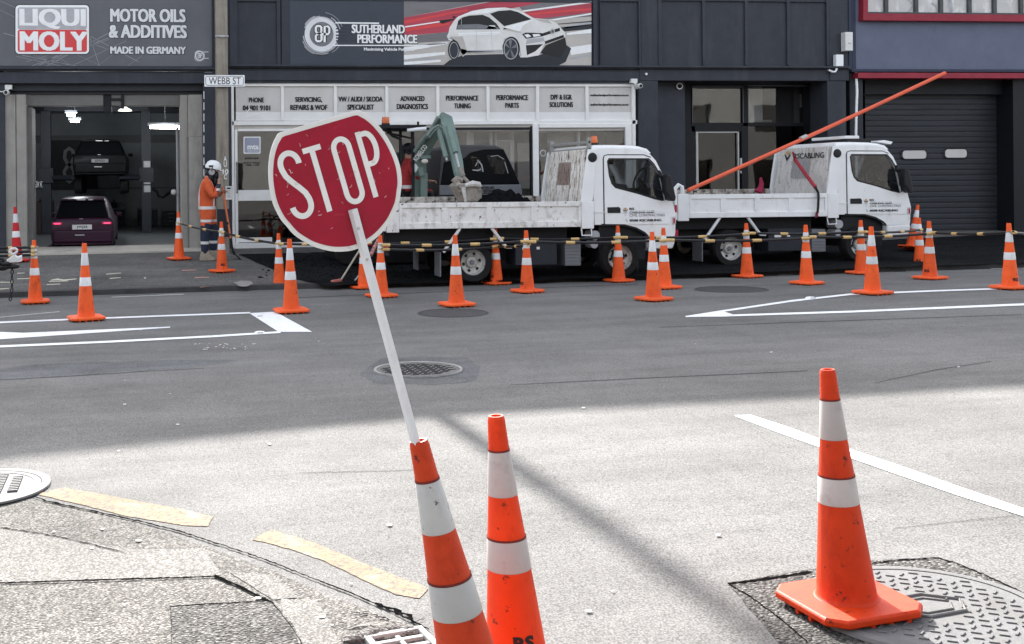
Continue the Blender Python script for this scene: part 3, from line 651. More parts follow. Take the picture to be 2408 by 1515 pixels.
for a,b,v0,v1 in ((559.5,731,308.5,446),(559.5,731,471,559),(737,898,308.5,446),(737,898,471,559),(906,1249.5,305.5,520),(1268,1472,300.5,520)):
    q = MB(); bx(q,a,v0,b,v1,Yw+.045,Yw+.055); q.build('window_pane','glassd' if v0 == 471 else 'glass',sh)  # lower panes darker: a parked car's dark reflection put into the tint
# shop interior seen through the glass
q = MB(); q.box(XX(540),XX(1502),YF+.3,YF+5,.25,.35); q.build('floor','infloor',sh)
q = MB(); q.box(XX(540),XX(1502),YF+4.9,YF+5.1,.3,4.0); q.box(XX(1500),XX(1502),YF+.3,YF+5,.3,4.0); q.box(XX(540),XX(542),YF+.3,YF+5,.3,4.0); q.box(XX(540),XX(1502),YF+.2,YF+5,3.7,3.8); q.build('inner_wall',pmat('office_wall',(.55,.54,.52),.8,.1,2),sh)
q = MB(); yq = YF+.55; o5 = O1((925.5,282.8),.164)
for a,b,c,d in ((1050,120,1100,700),(1390,120,1420,600),(1100,120,1390,150),(1100,175,1150,360),(1460,150,1480,800),(1680,150,1730,1000),(1480,150,1700,175),(1480,285,1690,300)): 
    u0,v0 = o5(a,b); u1,v1 = o5(c,d); bx(q,u0,v0,u1,v1,yq,yq+.1)
q.build('door_casing','cream',sh)
q = MB(); 
for a,b,c,d in ((1480,300,1685,900),(1780,330,1950,980),(1100,150,1145,700)): 
    u0,v0 = o5(a,b); u1,v1 = o5(c,d); bx(q,u0,v0,u1,v1,yq+.02,yq+.06)
o8 = O1((1199.7,282.8),.2659); 
bx(q,*o8(325,115),*o8(565,215),yq,yq+.05); bx(q,*o8(700,45),*o8(845,240),yq+.3,yq+.35); bx(q,*o8(850,95),*o8(1000,240),yq+.2,yq+.25)
q.build('partition','creamdk',sh)
q = MB(); bx(q,*o8(600,50),*o8(618,240),yq-.3,yq-.2); bx(q,*o8(690,50),*o8(700,300),yq-.1,yq); bx(q,*o8(850,45),*o8(1005,92),yq,yq+.05); bx(q,*o8(262,90),*o8(600,112),yq-.05,yq); q.build('window_blind','cream',sh)
# oval stickers and notes on the door glass
ms = thing('window_sticker','pale blue square sticker on the shop door glass','sticker',(XX(593,341),Yw+.03,ZZ(341,593)),world=True)
q = MB(); q.poly(rrect(Z3,224,1236,379,1390,10,Yw+.032),Yw+.032); q.build('border','letter',ms)
q = MB(); q.poly(rrect(Z3,234,1246,369,1380,8,Yw+.030),Yw+.030); q.build('field',pmat('sticker_blue',(.30,.32,.40),.4,.08,3),ms)
q = MB(); tbox(q,'mta',Z3,260,1308,362,1352,Yw+.028,.03); tbox(q,'ASSURED',Z3,260,1360,362,1371,Yw+.028,.0); q.build('lettering','letter',ms)
nts = thing('door_notice','black opening hours lettering on the shop door glass','notice',(XX(593,385),Yw+.03,ZZ(385,593)),world=True)
q = MB(); tbox(q,'BUSINESS HOURS',Z3,238,1424,362,1440,Yw+.03,.02); tbox(q,'MONDAY TO FRIDAY',Z3,226,1466,376,1480,Yw+.03,.02); tbox(q,'7.30AM - 5.30PM',Z3,240,1486,366,1500,Yw+.03,.02); q.build('lettering','ink',nts)
# ---- recessed entry at the right of the shop
Ye = YF+.9
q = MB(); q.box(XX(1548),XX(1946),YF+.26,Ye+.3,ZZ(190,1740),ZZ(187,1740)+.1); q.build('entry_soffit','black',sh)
q = MB(); bx(q,1540,190,1612,600,YF+.35,Ye+.3); q.build('entry_wall','dark',sh)
e = MB(); bx(e,1612,180,1626,600,Ye,Ye+.1); bx(e,1626,185,1930,204,Ye,Ye+.1); bx(e,1748,204,1760,600,Ye,Ye+.1); bx(e,1912,204,1960,600,Ye-.3,Ye+.1); bx(e,1626,289,1912,297,Ye,Ye+.1); bx(e,1626,297,1636,600,Ye,Ye+.09); bx(e,1626,297,1748,310,Ye,Ye+.09); bx(e,1745,297,1749,600,Ye-.01,Ye+.09); e.build('entry_frame','black',sh,bevel=.004)
e = MB(); bx(e,1628,204,1748,206,Ye-.012,Ye); bx(e,1760,201,1912,203,Ye-.012,Ye); bx(e,1628,204,1629.2,289,Ye-.012,Ye); bx(e,1747,204,1748.2,289,Ye-.012,Ye); bx(e,1911,203,1912.5,289,Ye-.012,Ye); e.build('bead','grey',sh)
e = MB(); bx(e,1638,310,1643,600,Ye-.02,Ye+.03); bx(e,1736,310,1739,600,Ye-.02,Ye+.03); bx(e,1643,310,1736,312.5,Ye-.02,Ye+.03); dr = e.build('entry_door',pmat('pale_door_edge',(.5,.49,.46),.4,.1,6),sh)
e = MB(); bx(e,1741,372,1745,391,Ye-.05,Ye-.005); e.build('door_handle','steel',dr); e = MB(); bx(e,1741.5,402,1744,408,Ye-.03,Ye-.005); e.build('lock','steel',dr)
for a,b,v0,v1 in ((1628,1748,204,289),(1760,1912,201,289),(1643,1736,312,600),(1760,1912,297,600)):
    q = MB(); bx(q,a,v0,b,v1,Ye+.04,Ye+.05); q.build('entry_glass','glass' if v0 < 250 else 'glassd',sh)
q = MB(); q.box(XX(1540),XX(1960),YF+3.4,YF+3.6,.2,4.2); q.box(XX(1540),XX(1960),YF+1.2,YF+3.5,3.9,4.0); q.box(XX(1945),XX(1960),YF+1.2,YF+3.4,.2,3.9); q.box(XX(1525),XX(1541),YF+1.2,YF+3.4,.2,3.9); q.build('lobby_wall',pmat('lobby_wall',(.22,.21,.20),.8,.12,2),sh)
q = MB(); yq = YF+1.5; bx(q,1760,205,1793,287,yq,yq+.2); bx(q,1762,300,1793,345,yq,yq+.2); q.build('lobby_column','cream',sh)
q = MB(); yq = YF+2.4; bx(q,1645,318,1668,600,yq,yq+.05); bx(q,1629,206,1668,288,yq,yq+.05); q.build('lobby_panel','grey',sh)
q = MB(); yq = YF+1.9; bx(q,1795,282,1815,287,yq,yq+.1); bx(q,1870,222,1905,252,yq+.3,yq+.4); q.build('lobby_light','cream',sh)

# ---- poster board above the shop
Yp = YF-.03
po = thing('advertising_board','long workshop advertising board with a white racing hatchback above the shop windows','sign',(XX(1035),Yp,ZZ(158,1035)),world=True)
q = MB(); bx(q,681,3.5,1391,158,Yp,YF-.001); q.build('panel','boardn',po)
def layer(name, mt, polys, k, o=Z4):
    q = MB(); y = Yp-.0015*k
    for P_ in polys: q.poly(pts(o,P_,y),y)
    return q.build(name,mt,po)
B = lambda n,c,r=.4,v=.1: pmat(n,c,r,v,2.5)
layer('picture_ground','creamdk',[[(28,12),(1722,12),(1722,598),(28,610)]],1)
layer('picture_sky',pmat('print_grey',(.16,.15,.16),.4,.25,1.5,stretch=(.3,1,3)),[[(28,12),(800,12),(28,160)],[(1070,65),(1330,12),(1722,12),(1100,95)],[(28,330),(440,290),(440,370),(28,395)],[(1150,165),(1722,120),(1722,150),(1250,180)]],2)
layer('picture_streak',pmat('print_red',(.42,.045,.075),.4,.3,1.5,stretch=(.25,1,4)),[[(28,160),(800,20),(1330,12),(1070,65),(500,160),(440,290),(28,325)],[(1110,110),(1722,30),(1722,115),(1250,170),(1180,155)]],3)
layer('picture_streak','logored',[[(28,190),(600,85),(600,100),(28,215)],[(28,262),(440,195),(440,225),(28,290)],[(1120,125),(1722,75),(1722,90),(1150,140)]],4)
layer('picture_streak','letter',[[(28,240),(430,180),(430,190),(28,252)],[(1100,95),(1722,12),(1722,26),(1105,108)],[(1500,300),(1722,262),(1722,300),(1500,318)],[(28,430),(420,380),(420,400),(28,470)],[(28,500),(400,470),(400,495),(28,540)],[(1520,430),(1722,400),(1722,470),(1540,500)],[(1340,178),(1722,120),(1722,132),(1390,186)],[(28,560),(360,540),(360,560),(28,590)]],4)
layer('picture_streak','lgrey',[[(28,405),(410,392),(410,398),(28,420)],[(28,545),(390,515),(390,522),(28,556)],[(1480,240),(1722,190),(1722,225),(1480,260)],[(1520,520),(1722,490),(1722,505),(1530,540)]],4)
layer('picture_streak','dark2',[[(1430,250),(1722,218),(1722,262),(1480,285)],[(1420,215),(1722,190),(1722,200),(1425,222)]],4)
layer('printed_shade','dark2',[[(365,606),(440,545),(560,500),(930,490),(1250,500),(1500,410),(1540,440),(1490,560),(1400,606)]],5)
layer('printed_car_body',pmat('print_white',(.66,.65,.63),.4,.16,1.6),[[(430,300),(440,250),(480,190),(520,150),(640,100),(780,75),(940,68),(1040,85),(1100,108),(1200,165),(1330,175),(1400,205),(1435,240),(1480,290),(1490,330),(1300,395),(1250,500),(1140,520),(1080,520),(1060,470),(1035,400),(990,345),(950,350),(915,420),(930,490),(600,480),(560,515),(530,450),(490,380),(430,360),(415,330)]],6)
layer('printed_spoiler','ink',[[(345,185),(480,170),(480,182),(382,215),(360,212)],[(465,150),(490,145),(500,165),(470,165)]],6)
layer('printed_window','ink',[[(500,268),(520,185),(560,158),(620,142),(740,135),(800,160),(865,215),(900,265)],[(805,125),(880,100),(990,92),(1060,110),(1180,175),(935,238)]],7)
layer('printed_window','grey',[[(505,262),(520,225),(700,218),(880,250),(890,262)]],8)
layer('printed_trim','ink',[[(1095,310),(1130,295),(1275,300),(1280,330),(1130,352)],[(1270,305),(1435,252),(1440,280),(1275,330)],[(1300,375),(1470,315),(1475,338),(1305,398)],[(1130,410),(1285,400),(1215,465),(1140,500)],[(1260,480),(1310,410),(1485,340),(1500,430),(1440,520)]],7)
layer('printed_headlight','letter',[[(1115,315),(1150,308),(1180,330),(1140,342)],[(1190,310),(1250,308),(1265,325),(1200,335)]],8)
layer('printed_wheel','ink',[circ(478,452,52,88),circ(998,440,78,108)],7)
layer('printed_rim','lgrey',[circ(480,455,42,76),circ(995,443,66,96)],8)
layer('printed_rim','dark',[circ(480,455,37,69),circ(995,443,58,87)],9)
layer('printed_spoke','grey',[[(990,440),(975,365),(1005,365)],[(990,440),(1040,400),(1048,430)],[(990,440),(1030,510),(1005,520)],[(990,440),(960,510),(945,490)],[(990,440),(942,410),(952,390)]],10)
layer('printed_mirror','letterg',[[(772,262),(800,230),(850,230),(862,262)]],8)
layer('printed_shading','letter',[[(480,195),(520,152),(640,104),(780,78),(940,71),(860,95),(780,120),(640,130),(540,152)],[(905,268),(935,245),(1200,175),(1100,235),(1080,285),(960,262)],[(520,300),(900,285),(905,310),(520,322)]],7)
layer('printed_shading','lgrey',[[(545,440),(600,455),(915,450),(920,470),(600,476),(560,500)],[(925,395),(935,350),(985,335),(1040,365),(1075,420),(1090,500),(1080,515),(1062,465),(1035,398),(990,342),(950,348)],[(1140,355),(1290,340),(1300,372),(1130,400)],[(425,345),(455,340),(515,385),(560,480),(548,500),(520,420),(470,365)]],7)
layer('printed_shading','creamdk',[[(1200,170),(1330,178),(1365,215),(1290,205)],[(930,250),(1090,290),(1085,300),(920,270)],[(440,330),(560,330),(600,470),(560,510),(530,440),(490,380)],[(600,462),(915,470),(925,486),(600,478)]],7)
q = MB(); yq = Yp-.013; q.stroke(pts(Z4,circ(1372,284,17,22,18),yq),.018,yq,closed=True); q.stroke(pts(Z4,[(1360,270),(1371,300),(1383,270)],yq),.012,yq); q.build('printed_emblem','lgrey',po)
q = MB(); yq = Yp-.012; q.stroke(pts(Z4,[(680,262),(685,380),(675,470)],yq),.006,yq); q.stroke(pts(Z4,[(548,172),(545,268)],yq),.01,yq); q.stroke(pts(Z4,[(815,275),(830,470)],yq),.006,yq); q.stroke(pts(Z4,[(440,318),(900,300)],yq),.004,yq); q.build('printed_line','lgrey',po)
rings(po,Z3,930,310,1.0,Yp-.004)
q = MB(); yq = Yp-.009; q.stroke(pts(Z3,[(1055,207),(1450,211)],yq),.028,yq); q.stroke(pts(Z3,[(1030,411),(1950,412)],yq),.022,yq); q.build('logo_line','letter',po)
q = MB(); yq = Yp-.0045
for i,y in enumerate((235,260,290,320,345,370)): q.stroke(pts(Z3,[(1060,y),(1190+25*(i%3),y)],yq),.03,yq)
q.build('logo_streak','dark',po)
shadowtext('lettering','SUTHERLAND',Z3,1196,224,1690,303,Yp-.012,po,.05); shadowtext('lettering','PERFORMANCE',Z3,1246,313,1804,393,Yp-.012,po,.05)
q = MB(); tbox(q,'Maximising Vehicle Potential',Z3,1307,432,1770,468,Yp-.012,.03); q.build('lettering','letter',po)

# ---- blue grey building on the right
rx0, rx1 = XX(2003.5), XX(2003)+9
rbd = thing('blue_building','blue grey plastered building with dark red window trim and a charcoal roller door','building',((rx0+rx1)/2,YF,.3),world=True)
w = MB(); w.box(rx0,rx1,YF+.02,YF+.3,ZZ(163,2250),TOP); w.build('wall','blue',rbd)
w = MB(); w.box(rx0,rx1,YF,40,TOP-.2,TOP-.02); w.build('roof','dark2',rbd)
w = MB(); w.box(rx0,rx1,39.7,40,-.3,TOP-.2); w.box(rx1-.3,rx1,YF+.3,39.7,-.3,TOP-.2); w.build('outer_wall','dark2',rbd)
w = MB(); bx(w,1996,-90,2003,165,YF-.06,YF+.3); bx(w,2003.5,-90,2012,163,YF-.01,YF+.02); w.build('corner_trim','bluedk',rbd)
w = MB(); bx(w,2003,163,2480,170,YF-.1,YF+.3); w.build('ledge','bluedk',rbd,bevel=.01)
w = MB(); bx(w,2018,171.5,2480,184.5,YF-.14,YF+.2); w.build('red_lintel','red',rbd,bevel=.008)
w = MB(); bx(w,2030,33.5,2480,50,YF-.14,YF+.1); bx(w,2030,-90,2041,33.5,YF-.14,YF+.1); wf = w.build('window_frame','red',rbd,bevel=.008)
w = MB()
for u in (2085,2155.5,2214,2281,2340,2403): bx(w,u-4,-90,u+4,33.5,YF-.06,YF+.05)
bx(w,2041,30,2480,33.4,YF-.07,YF+.05); w.build('mullion',pmat('grey_green_steel',(.07,.075,.075),.6,.3,6),rbd)
w = MB(); bx(w,2041,-90,2480,30,YF,YF+.015); w.build('window_pane',pmat('papered_glass',(.50,.485,.47),.3,.12,1.6,dirt=[((.72,.72,.71),.5,.62,1.1,(2.2,1,.9)),((.30,.27,.25),.66,.8,1.4)]),rbd)
w = MB(); yq = YF-.004
for P_ in ([(2120,-20),(2148,12),(2135,30)],[(2229,-10),(2232,15),(2236,29),(2240,27),(2236,5),(2234,-10)],[(2190,8),(2200,14),(2206,28)],[(2395,-5),(2400,12),(2404,18)]): w.stroke([PX(a,b,yq) for a,b in P_],.05 if P_[0][0] != 2229 else .06,yq)
w.build('painted_swirl','ink' ,rbd) if False else w.build('painted_swirl','lgrey',rbd)
w = MB(); w.box(XX(2003.5,400),XX(2034,400),YF+.05,YF+.5,-.1,ZZ(170,2020)); w.build('door_jamb','dark2',rbd)
w = MB(); bx(w,2034,184,2390,222,YF+.35,YF+.6); w.box(XX(2388,400),rx1-.3,YF+.05,YF+.6,-.1,ZZ(170,2400)); w.build('door_header','black',rbd)
rd = MB(); Yr = YF+.55; z1 = ZZ(221,2210,Yr); zbot = FP(14,YF)-.05; n = 26
prof = []
for i in range(n):
    za = z1-(z1-zbot)*i/n; zb_ = z1-(z1-zbot)*(i+1)/n; h_ = za-zb_
    prof += [(Yr-.02,za),(Yr-.026,za-.25*h_),(Yr-.026,za-.75*h_),(Yr-.02,za-.95*h_),(Yr-.008,za-.975*h_)]
x0,x1 = XX(2034,400,Yr),XX(2388,400,Yr)
rd.add([(x,y,z) for y,z in prof for x in (x0,x1)], [(2*i,2*i+1,2*i+3,2*i+2) for i in range(len(prof)-1)]); rdo = rd.build('roller_door','roller',rbd)
for u0,v0,u1,v1 in ((2117,352,2184,375.5),(2217,349,2279,373)):
    q = MB(); cx,cz = PX((u0+u1)/2,(v0+v1)/2,Yr-.05); a,b = (u1-u0)/2*Yr/FU,(v1-v0)/2*Yr/FU; L_ = []
    for sx,sz,an in ((1,1,0),(-1,1,90),(-1,-1,180),(1,-1,270)): L_ += [(cx+sx*(a-.08)+.08*math.cos(R(an+22.5*i)),cz+sz*(b-.08)+.08*math.sin(R(an+22.5*i))) for i in range(5)]
    q.prism(L_,Yr-.05,Yr-.03); pn = q.build('door_window','film',rdo)
    q = MB(); q.stroke(L_,.025,Yr-.053,closed=True); q.build('seal','black',pn)
w = MB(); ur = 2010.5
w.tube([(XX(2011.5,170),YF-.02,ZZ(168,2011)),(XX(2011,210),YF-.06,ZZ(215,2010)),(XX(2009.5,260),YF-.06,ZZ(260,2010)),(XX(2008.5,300),YF-.06,ZZ(310,2010)),(XX(2008,300),YF-.06,ZZ(520,2010))],.026,10); w.build('drainpipe','white',rbd,40)
# fixtures on the facades
def cctv(lab, u, v, flip, Y):
    p = Vector((PX(u,v,Y)[0],Y,PX(u,v,Y)[1])); t = thing('security_camera',lab,'camera',p)
    MB().box(-.07,.07,-.02,.08,.03,.12).build('bracket','offwhite',t,bevel=.008)
    q = MB(); q.tube([(0,.0,.04),(.02*flip,-.06,-.01)],.02,8); q.lathe([(.03,-.17),(.052,-.15),(.056,.05),(.04,.07)],14,(.02*flip,-.10,-.05),'y'); q.build('housing','offwhite',t,40)
    MB().lathe([(.034,-.003),(.03,0)],14,(.02*flip,-.271,-.05),'y').build('lens','ink',t)
cctv('white security camera at the top right corner of the shop windows',1491,199,1,YF-.1)
cctv('white security camera at the top left corner of the garage bay',20,214,-1,YF-.02)
w = at(8,217,YF-.04); q = MB(); q.cyl((w.x-1.2,YF-.04,w.z-.01),(w.x+.05,YF-.04,w.z+.01),.012); tag(q.build('cable_conduit','offwhite'),'thin white cable conduit running off the left edge to the garage camera','conduit')
p = at(1597,203,YF+.33); t = thing('dome_camera','round white dome camera on the dark wall of the recessed entry','camera',p)
MB().lathe([(.07,-.03),(.068,0),(.05,.02)],20,(0,0,0),'y').build('ring','white',t,40); MB().ball((0,-.03,0),.05).build('dome','ink',t,60)
p = at(1990,99,YF-.1); t = thing('meter_box','taller pale meter box near the top corner of the blue building','meter box',p)
MB().box(-.09,.085,-.1,.05,-.2,.2).build('box','offwhite',t,bevel=.01); MB().box(-.083,.078,-.106,-.1,-.19,.19).build('lid','offwhite',t,bevel=.004)
q = MB(); q.text('DANGER',-.03,.03,-.06,-.03,-.108,.02); q.build('lettering','grey',t)
p = at(1971,143,YF-.1); t = thing('junction_box','smaller white junction box with a bent conduit at the end of the ledge','junction box',p)
MB().box(-.085,.085,-.06,.05,-.125,.125).build('box','white',t,bevel=.012); q = MB(); q.tube([(-.04,0,-.12),(-.04,0,-.19),(-.07,0,-.235),(-.13,0,-.24),(-.22,0,-.2)],.022,8); q.build('conduit','white',t,40)
for u,v,lab in ((1394+368,174.5,'x'),): pass
p = at(1763,173.5,YF-.04) if False else at(1519,174.5,YF-.04)
q = MB(); q.lathe([(.025,-.03),(.03,0)],10,(0,0,0),'y'); o = q.build('wall_spotlight','offwhite',None,40); o.location = p; tag(o,'tiny white light fitting on the dark fascia above the second pier','light fitting')

# ---- building behind the viewer, lit by the sun, mirrored in the shop glass
ob = thing('opposite_building','cream sunlit building across the street behind the viewer, mirrored in the shop glass','building',(5,-9,0),world=True)
w = MB(); w.box(-25,40,-9.3,-9,-.5,.9); w.box(-25,40,-9.3,-9,2.7,4.2); w.box(-25,40,-9.3,-9,5.6,8.5)
for k in range(14): w.box(-25+5*k,-25+5*k+2.4,-9.3,-9,.9,2.7); w.box(-25+5*k,-25+5*k+2.4,-9.3,-9,4.2,5.6)
w.build('wall',pmat('grey_render',(.13,.128,.122),.8,.1,1),ob); w = MB(); w.box(-25,40,-16,-9.3,8.3,8.5); w.build('roof','dark2',ob)
w = MB()
for k in range(13): 
    for a,b in ((.9,2.7),(4.2,5.6)): w.box(-25+5*k+2.4,-25+5*k+5,-9.25,-9.2,a,b)
w.build('window_glass','glassd',ob); w = MB(); w.box(-25,40,-12,-11.9,-.5,8.3); w.build('inner_wall','inwall',ob)

# ================================================================== VEHICLES
M['twhite'] = pmat('truck_white', (.82,.83,.83), .32, .04, 3, coat=.3, dirt=[((.58,.57,.55), .54, .8, 5, (1,1,.5)),((.42,.40,.37), .66, .74, 9, (1,1,.5))])
M['tray'] = pmat('scuffed_tray_white', (.78,.77,.75), .5, .06, 4, dirt=[((.45,.42,.38), .50, .68, 7, (1,1,.6)),((.09,.075,.065), .62, .64, 13)])
M['traydirty'] = pmat('muddy_tray', (.52,.49,.45), .7, .2, 5, .3, 40, dirt=[((.22,.19,.155), .44, .60, 8),((.04,.03,.027), .54, .60, 17, (1,1,.7))])
M['rusty'] = pmat('rust_streaked_white', (.80,.78,.74), .6, .08, 6, .15, 40, dirt=[((.50,.40,.31), .47, .66, 7, (1,3,.4)),((.09,.045,.028), .545, .585, 12, (1,2.5,.45))])
M['rust'] = pmat('rusty_brown', (.17,.085,.055), .8, .35, 18)
M['amber'] = pmat('amber_lens', (.62,.13,.03), .25, .15, 10, coat=.5)
M['plum'] = pmat('plum_metallic', (.032,.006,.024), .4, .1, 5, coat=.05, spec=.25)
M['carblk'] = pmat('black_car_paint', (.005,.0055,.0065), .45, .1, 5, spec=.08)
M['vangrey'] = pmat('charcoal_van_paint', (.055,.056,.062), .45, .12, 5)
M['taillight'] = pmat('red_lens', (.45,.02,.06), .25, .1, 8, coat=.4)
M['exc'] = pmat('sage_green_paint', (.155,.215,.190), .5, .12, 6, dirt=[((.30,.31,.29), .60, .78, 9),((.05,.06,.055), .64,.70, 16)])
M['mud'] = pmat('dried_mud_steel', (.30,.265,.235), .75, .3, 9, .4, 30, dirt=[((.09,.075,.06), .52,.66, 11),((.55,.53,.50), .66,.72,7)])
M['pipeo'] = pmat('orange_pipe', (.72,.115,.05), .45, .08, 6, dirt=[((.40,.08,.05), .6,.75,6,(4,4,4))])
M['logogold'] = pmat('logo_gold', (.55,.34,.14), .4, .1, 8)

def wheel(par, x, y, z, r, rr, side=-1):
    t = MB(); t.lathe([(rr*.98,.09),(r*.93,.105),(r,.075),(r,-.075),(r*.93,-.105),(rr*.98,-.09)],30,(0,0,0),'y',False); ty = t.build('wheel','rubber',par,40); ty.location = (x,y,z)
    q = MB(); q.lathe([(rr*1.02,side*.092),(rr*.94,side*.075),(rr*.86,side*.02),(rr*.45,side*(-.01)),(rr*.40,side*.03),(.0,side*.035)],30,(0,0,0),'y',False); rm = q.build('rim',pmat('dusty_steel_rim',(.50,.49,.46),.5,.2,9,metal=.25,dirt=[((.16,.15,.14),.5,.7,12)]),ty,40)
    q = MB()
    for k in range(6):
        a = R(60*k+12); q.lathe([(rr*.13,side*.014),(0,side*.015)],10,(rr*.68*math.cos(a),0,rr*.68*math.sin(a)),'y',False)
    q.build('rim_holes','ink',rm)
    q = MB(); q.lathe([(rr*.20,side*.03),(rr*.18,side*.06),(0,side*.062)],14,(0,0,0),'y',False); q.build('hub','grey',rm,40)
    return ty
def logo(par, x, z, k, Y):
    q = MB(); q.poly([(x,z+k),(x+k*.75,z+k*.45),(x,z+k*.05),(x-k*.75,z+k*.45)],Y); q.build('logo_diamond','logogold',par)
    q = MB()
    for s in (-1,1): q.poly([(x,z-k*.55),(x+s*k*.85,z+k*.35),(x+s*k*.85,z+k*.05),(x,z-k*1.0)],Y-.0003*s); q.poly([(x,z-k*.0),(x+s*k*.5,z+k*.12),(x,z-k*.42)],Y-.001)
    q.build('logo_leaf','ink',par)
    q = MB(); q.stroke([(x-k*.7,z-k*.3),(x,z-k*1.9),(x+k*.7,z-k*.3)],k*.10,Y-.0006); q.build('logo_stem','grey',par)
SU = 16.05/FU
def T7(a,b): 
    u,v = 856.9+a*.32246, 214.2+b*.32246; return (u-1114)*SU*1.115, (665-v-(u-1114)*.0087)*SU*1.03
def T8(a,b):
    u,v = 1199.7+a*.2659, 282.8+b*.2659; return (u-1114)*SU*1.115, (665-v-(u-1114)*.0087)*SU*1.03
WT = 1.72
def make_truck(lab, loc, rot, tail, old):
    t = thing('tipper_truck', lab, 'truck', loc, rot, 'white tipper trucks')
    tm = 'tray' if old else 'twhite'
    zt, zbm = T7(900,815)[1], T7(900,1003)[1]; xf = T7(1570,0)[0]; xr = tail
    # tray
    q = MB(); q.box(xr,xf+.1,.05,WT-.05,zbm+.03,zbm+.09); q.build('tray_floor','traydirty',t)
    def side(y0, y1, out, nm, mt):
        q = MB(); q.box(xr+.20,xf-.002,y0+.012,y1-.012,zbm+.02,zt-.02)
        s = -1 if out < 0 else 1; yo = y0 if out < 0 else y1
        q.box(xr+.20,xf-.004,yo-s*.018,yo+s*.012,zt-.075,zt); q.box(xr+.20,xf-.004,yo-s*.018,yo+s*.012,zbm,zbm+.09)
        L_ = xf-xr-.2
        for k in range(5):
            xx = xr+.2+(L_-.05)*k/4; wdt = .05 if k in (0,4) else .10; xx -= 0 if k == 0 else (wdt-.05 if k < 4 else 0)
            q.box(xx+.001,xx+wdt-.001,yo-s*.016,yo+s*.010,zbm+.088,zt-.073)
        sp_ = q.build(nm,mt,t,bevel=.006)
        return sp_
    side(.0,.05,-1,'side_panel',tm); 
    q = MB(); q.box(xr+.20,xf,WT-.05,WT,zbm,zt+.07); q.build('side_panel','traydirty',t,bevel=.006)
    q = MB(); q.box(xr+.21,xf,.052,.06,zbm+.1,zt-.01); q.build('inner_lining','traydirty',t)
    q = MB(); q.box(xr+.005,xr+.198,-.012,.055,zbm-.05,zt+.01); q.build('corner_post',tm,t,bevel=.008)
    q = MB(); q.box(xr+.005,xr+.198,WT-.055,WT+.01,zbm-.05,zt+.01); q.build('corner_post',tm,t,bevel=.008)
    q = MB(); q.box(xr-.05,xr+.0,.0,WT,zbm-.03,zt-.005); q.box(xr-.07,xr-.05,.02,WT-.02,zt-.09,zt-.01); q.box(xr-.07,xr-.05,.02,WT-.02,zbm,zbm+.08); tg = q.build('tailgate',tm,t,bevel=.008)
    q = MB(); q.tube([(xr+.1,.02,zt),(xr+.09,.02,zt+.13),(xr+.03,.02,zt+.16),(xr-.03,.02,zt+.10),(xr-.04,.02,zt-.02)],.035,8); q.build('tailgate_hinge','traydirty' if old else 'twhite',t,40)
    q = MB(); q.box(xr-.055,xr-.02,-.02,-.0,zbm+.1,zbm+.22); q.build('side_reflector','taillight',t)
    # headboard
    hx0, hx1 = xf+.0, xf+.13; hz0, hz1 = zbm+.05, T7(1400,428)[1]; ins = .12
    hm = 'rusty' if old else 'traydirty2'
    q = MB(); n = 12
    def hp(a, b, d): # a across 0..1, b up 0..1
        i = ins*b; return (hx0+(hx1-hx0)*b+d, .04+i+(WT-.08-2*i)*a, hz0+(hz1-hz0)*b)
    q.add([hp(0,0,0),hp(1,0,0),hp(1,1,0),hp(0,1,0),hp(0,0,.06),hp(1,0,.06),hp(1,1,.06),hp(0,1,.06)],[(0,3,2,1),(4,5,6,7),(0,1,5,4),(1,2,6,5),(2,3,7,6),(3,0,4,7)])
    hb = q.build('headboard',M[hm],t,bevel=.01)
    q = MB()
    for k in range(13):
        a = .33+.028*k; q.add([hp(a,.52,-.012),hp(a+.013,.52,-.012),hp(a+.013,.84,-.012),hp(a,.84,-.012)],[(0,3,2,1)])
    q.build('guard_slats','rust' if old else 'lgrey',hb)
    if not old:
        q = MB(); vs,fs = glyphs('RSCABLING',.015,0); ax=[p[0] for p in vs]; az=[p[1] for p in vs]; a0,a1,b0,b1=min(ax),max(ax),min(az),max(az)
        q.add([hp(.66-(p[0]-a0)/(a1-a0)*.60, .83+(p[1]-b0)/(b1-b0)*.085,-.014) for p in vs],fs); q.build('lettering','ink',hb)
        q = MB(); c=(.80,.90)
        q.add([hp(c[0],c[1]+.07,-.014),hp(c[0]-.055,c[1]+.03,-.014),hp(c[0],c[1]-.0,-.014),hp(c[0]+.055,c[1]+.03,-.014)],[(0,1,2,3)]); q.build('logo_diamond','logogold',hb)
        q = MB()
        for s in (-1,1): q.add([hp(c[0],c[1]-.05,-.0142),hp(c[0]+s*.06,c[1]+.02,-.0142),hp(c[0]+s*.06,c[1]-.01,-.0142),hp(c[0],c[1]-.10,-.0142)],[(0,1,2,3)])
        q.build('logo_leaf','ink',hb)
    wp = [(xf+.002,zt-.002),(xf+.19,zt-.002),(T7(1690,0)[0],hz1-.0),(hx1-.0,hz1),(hx0+.05,zt+.35)]
    for y0 in (.0,WT-.05):
        q = MB(); q.prism(wp,y0+.002,y0+.048); q.box(xf+.002,T7(1660,0)[0],y0-.012,y0+.05,zbm-.03,zt-.003); q.build('front_post','twhite',t,bevel=.008)
    q = MB(); a,b = T7(1565,1012); c,d = T7(1645,1060); q.tube([(a+.02,.02,b),(a+.02,.0,d),(c,.0,d),(c,.02,b)],.012,6); q.build('step','twhite',t)
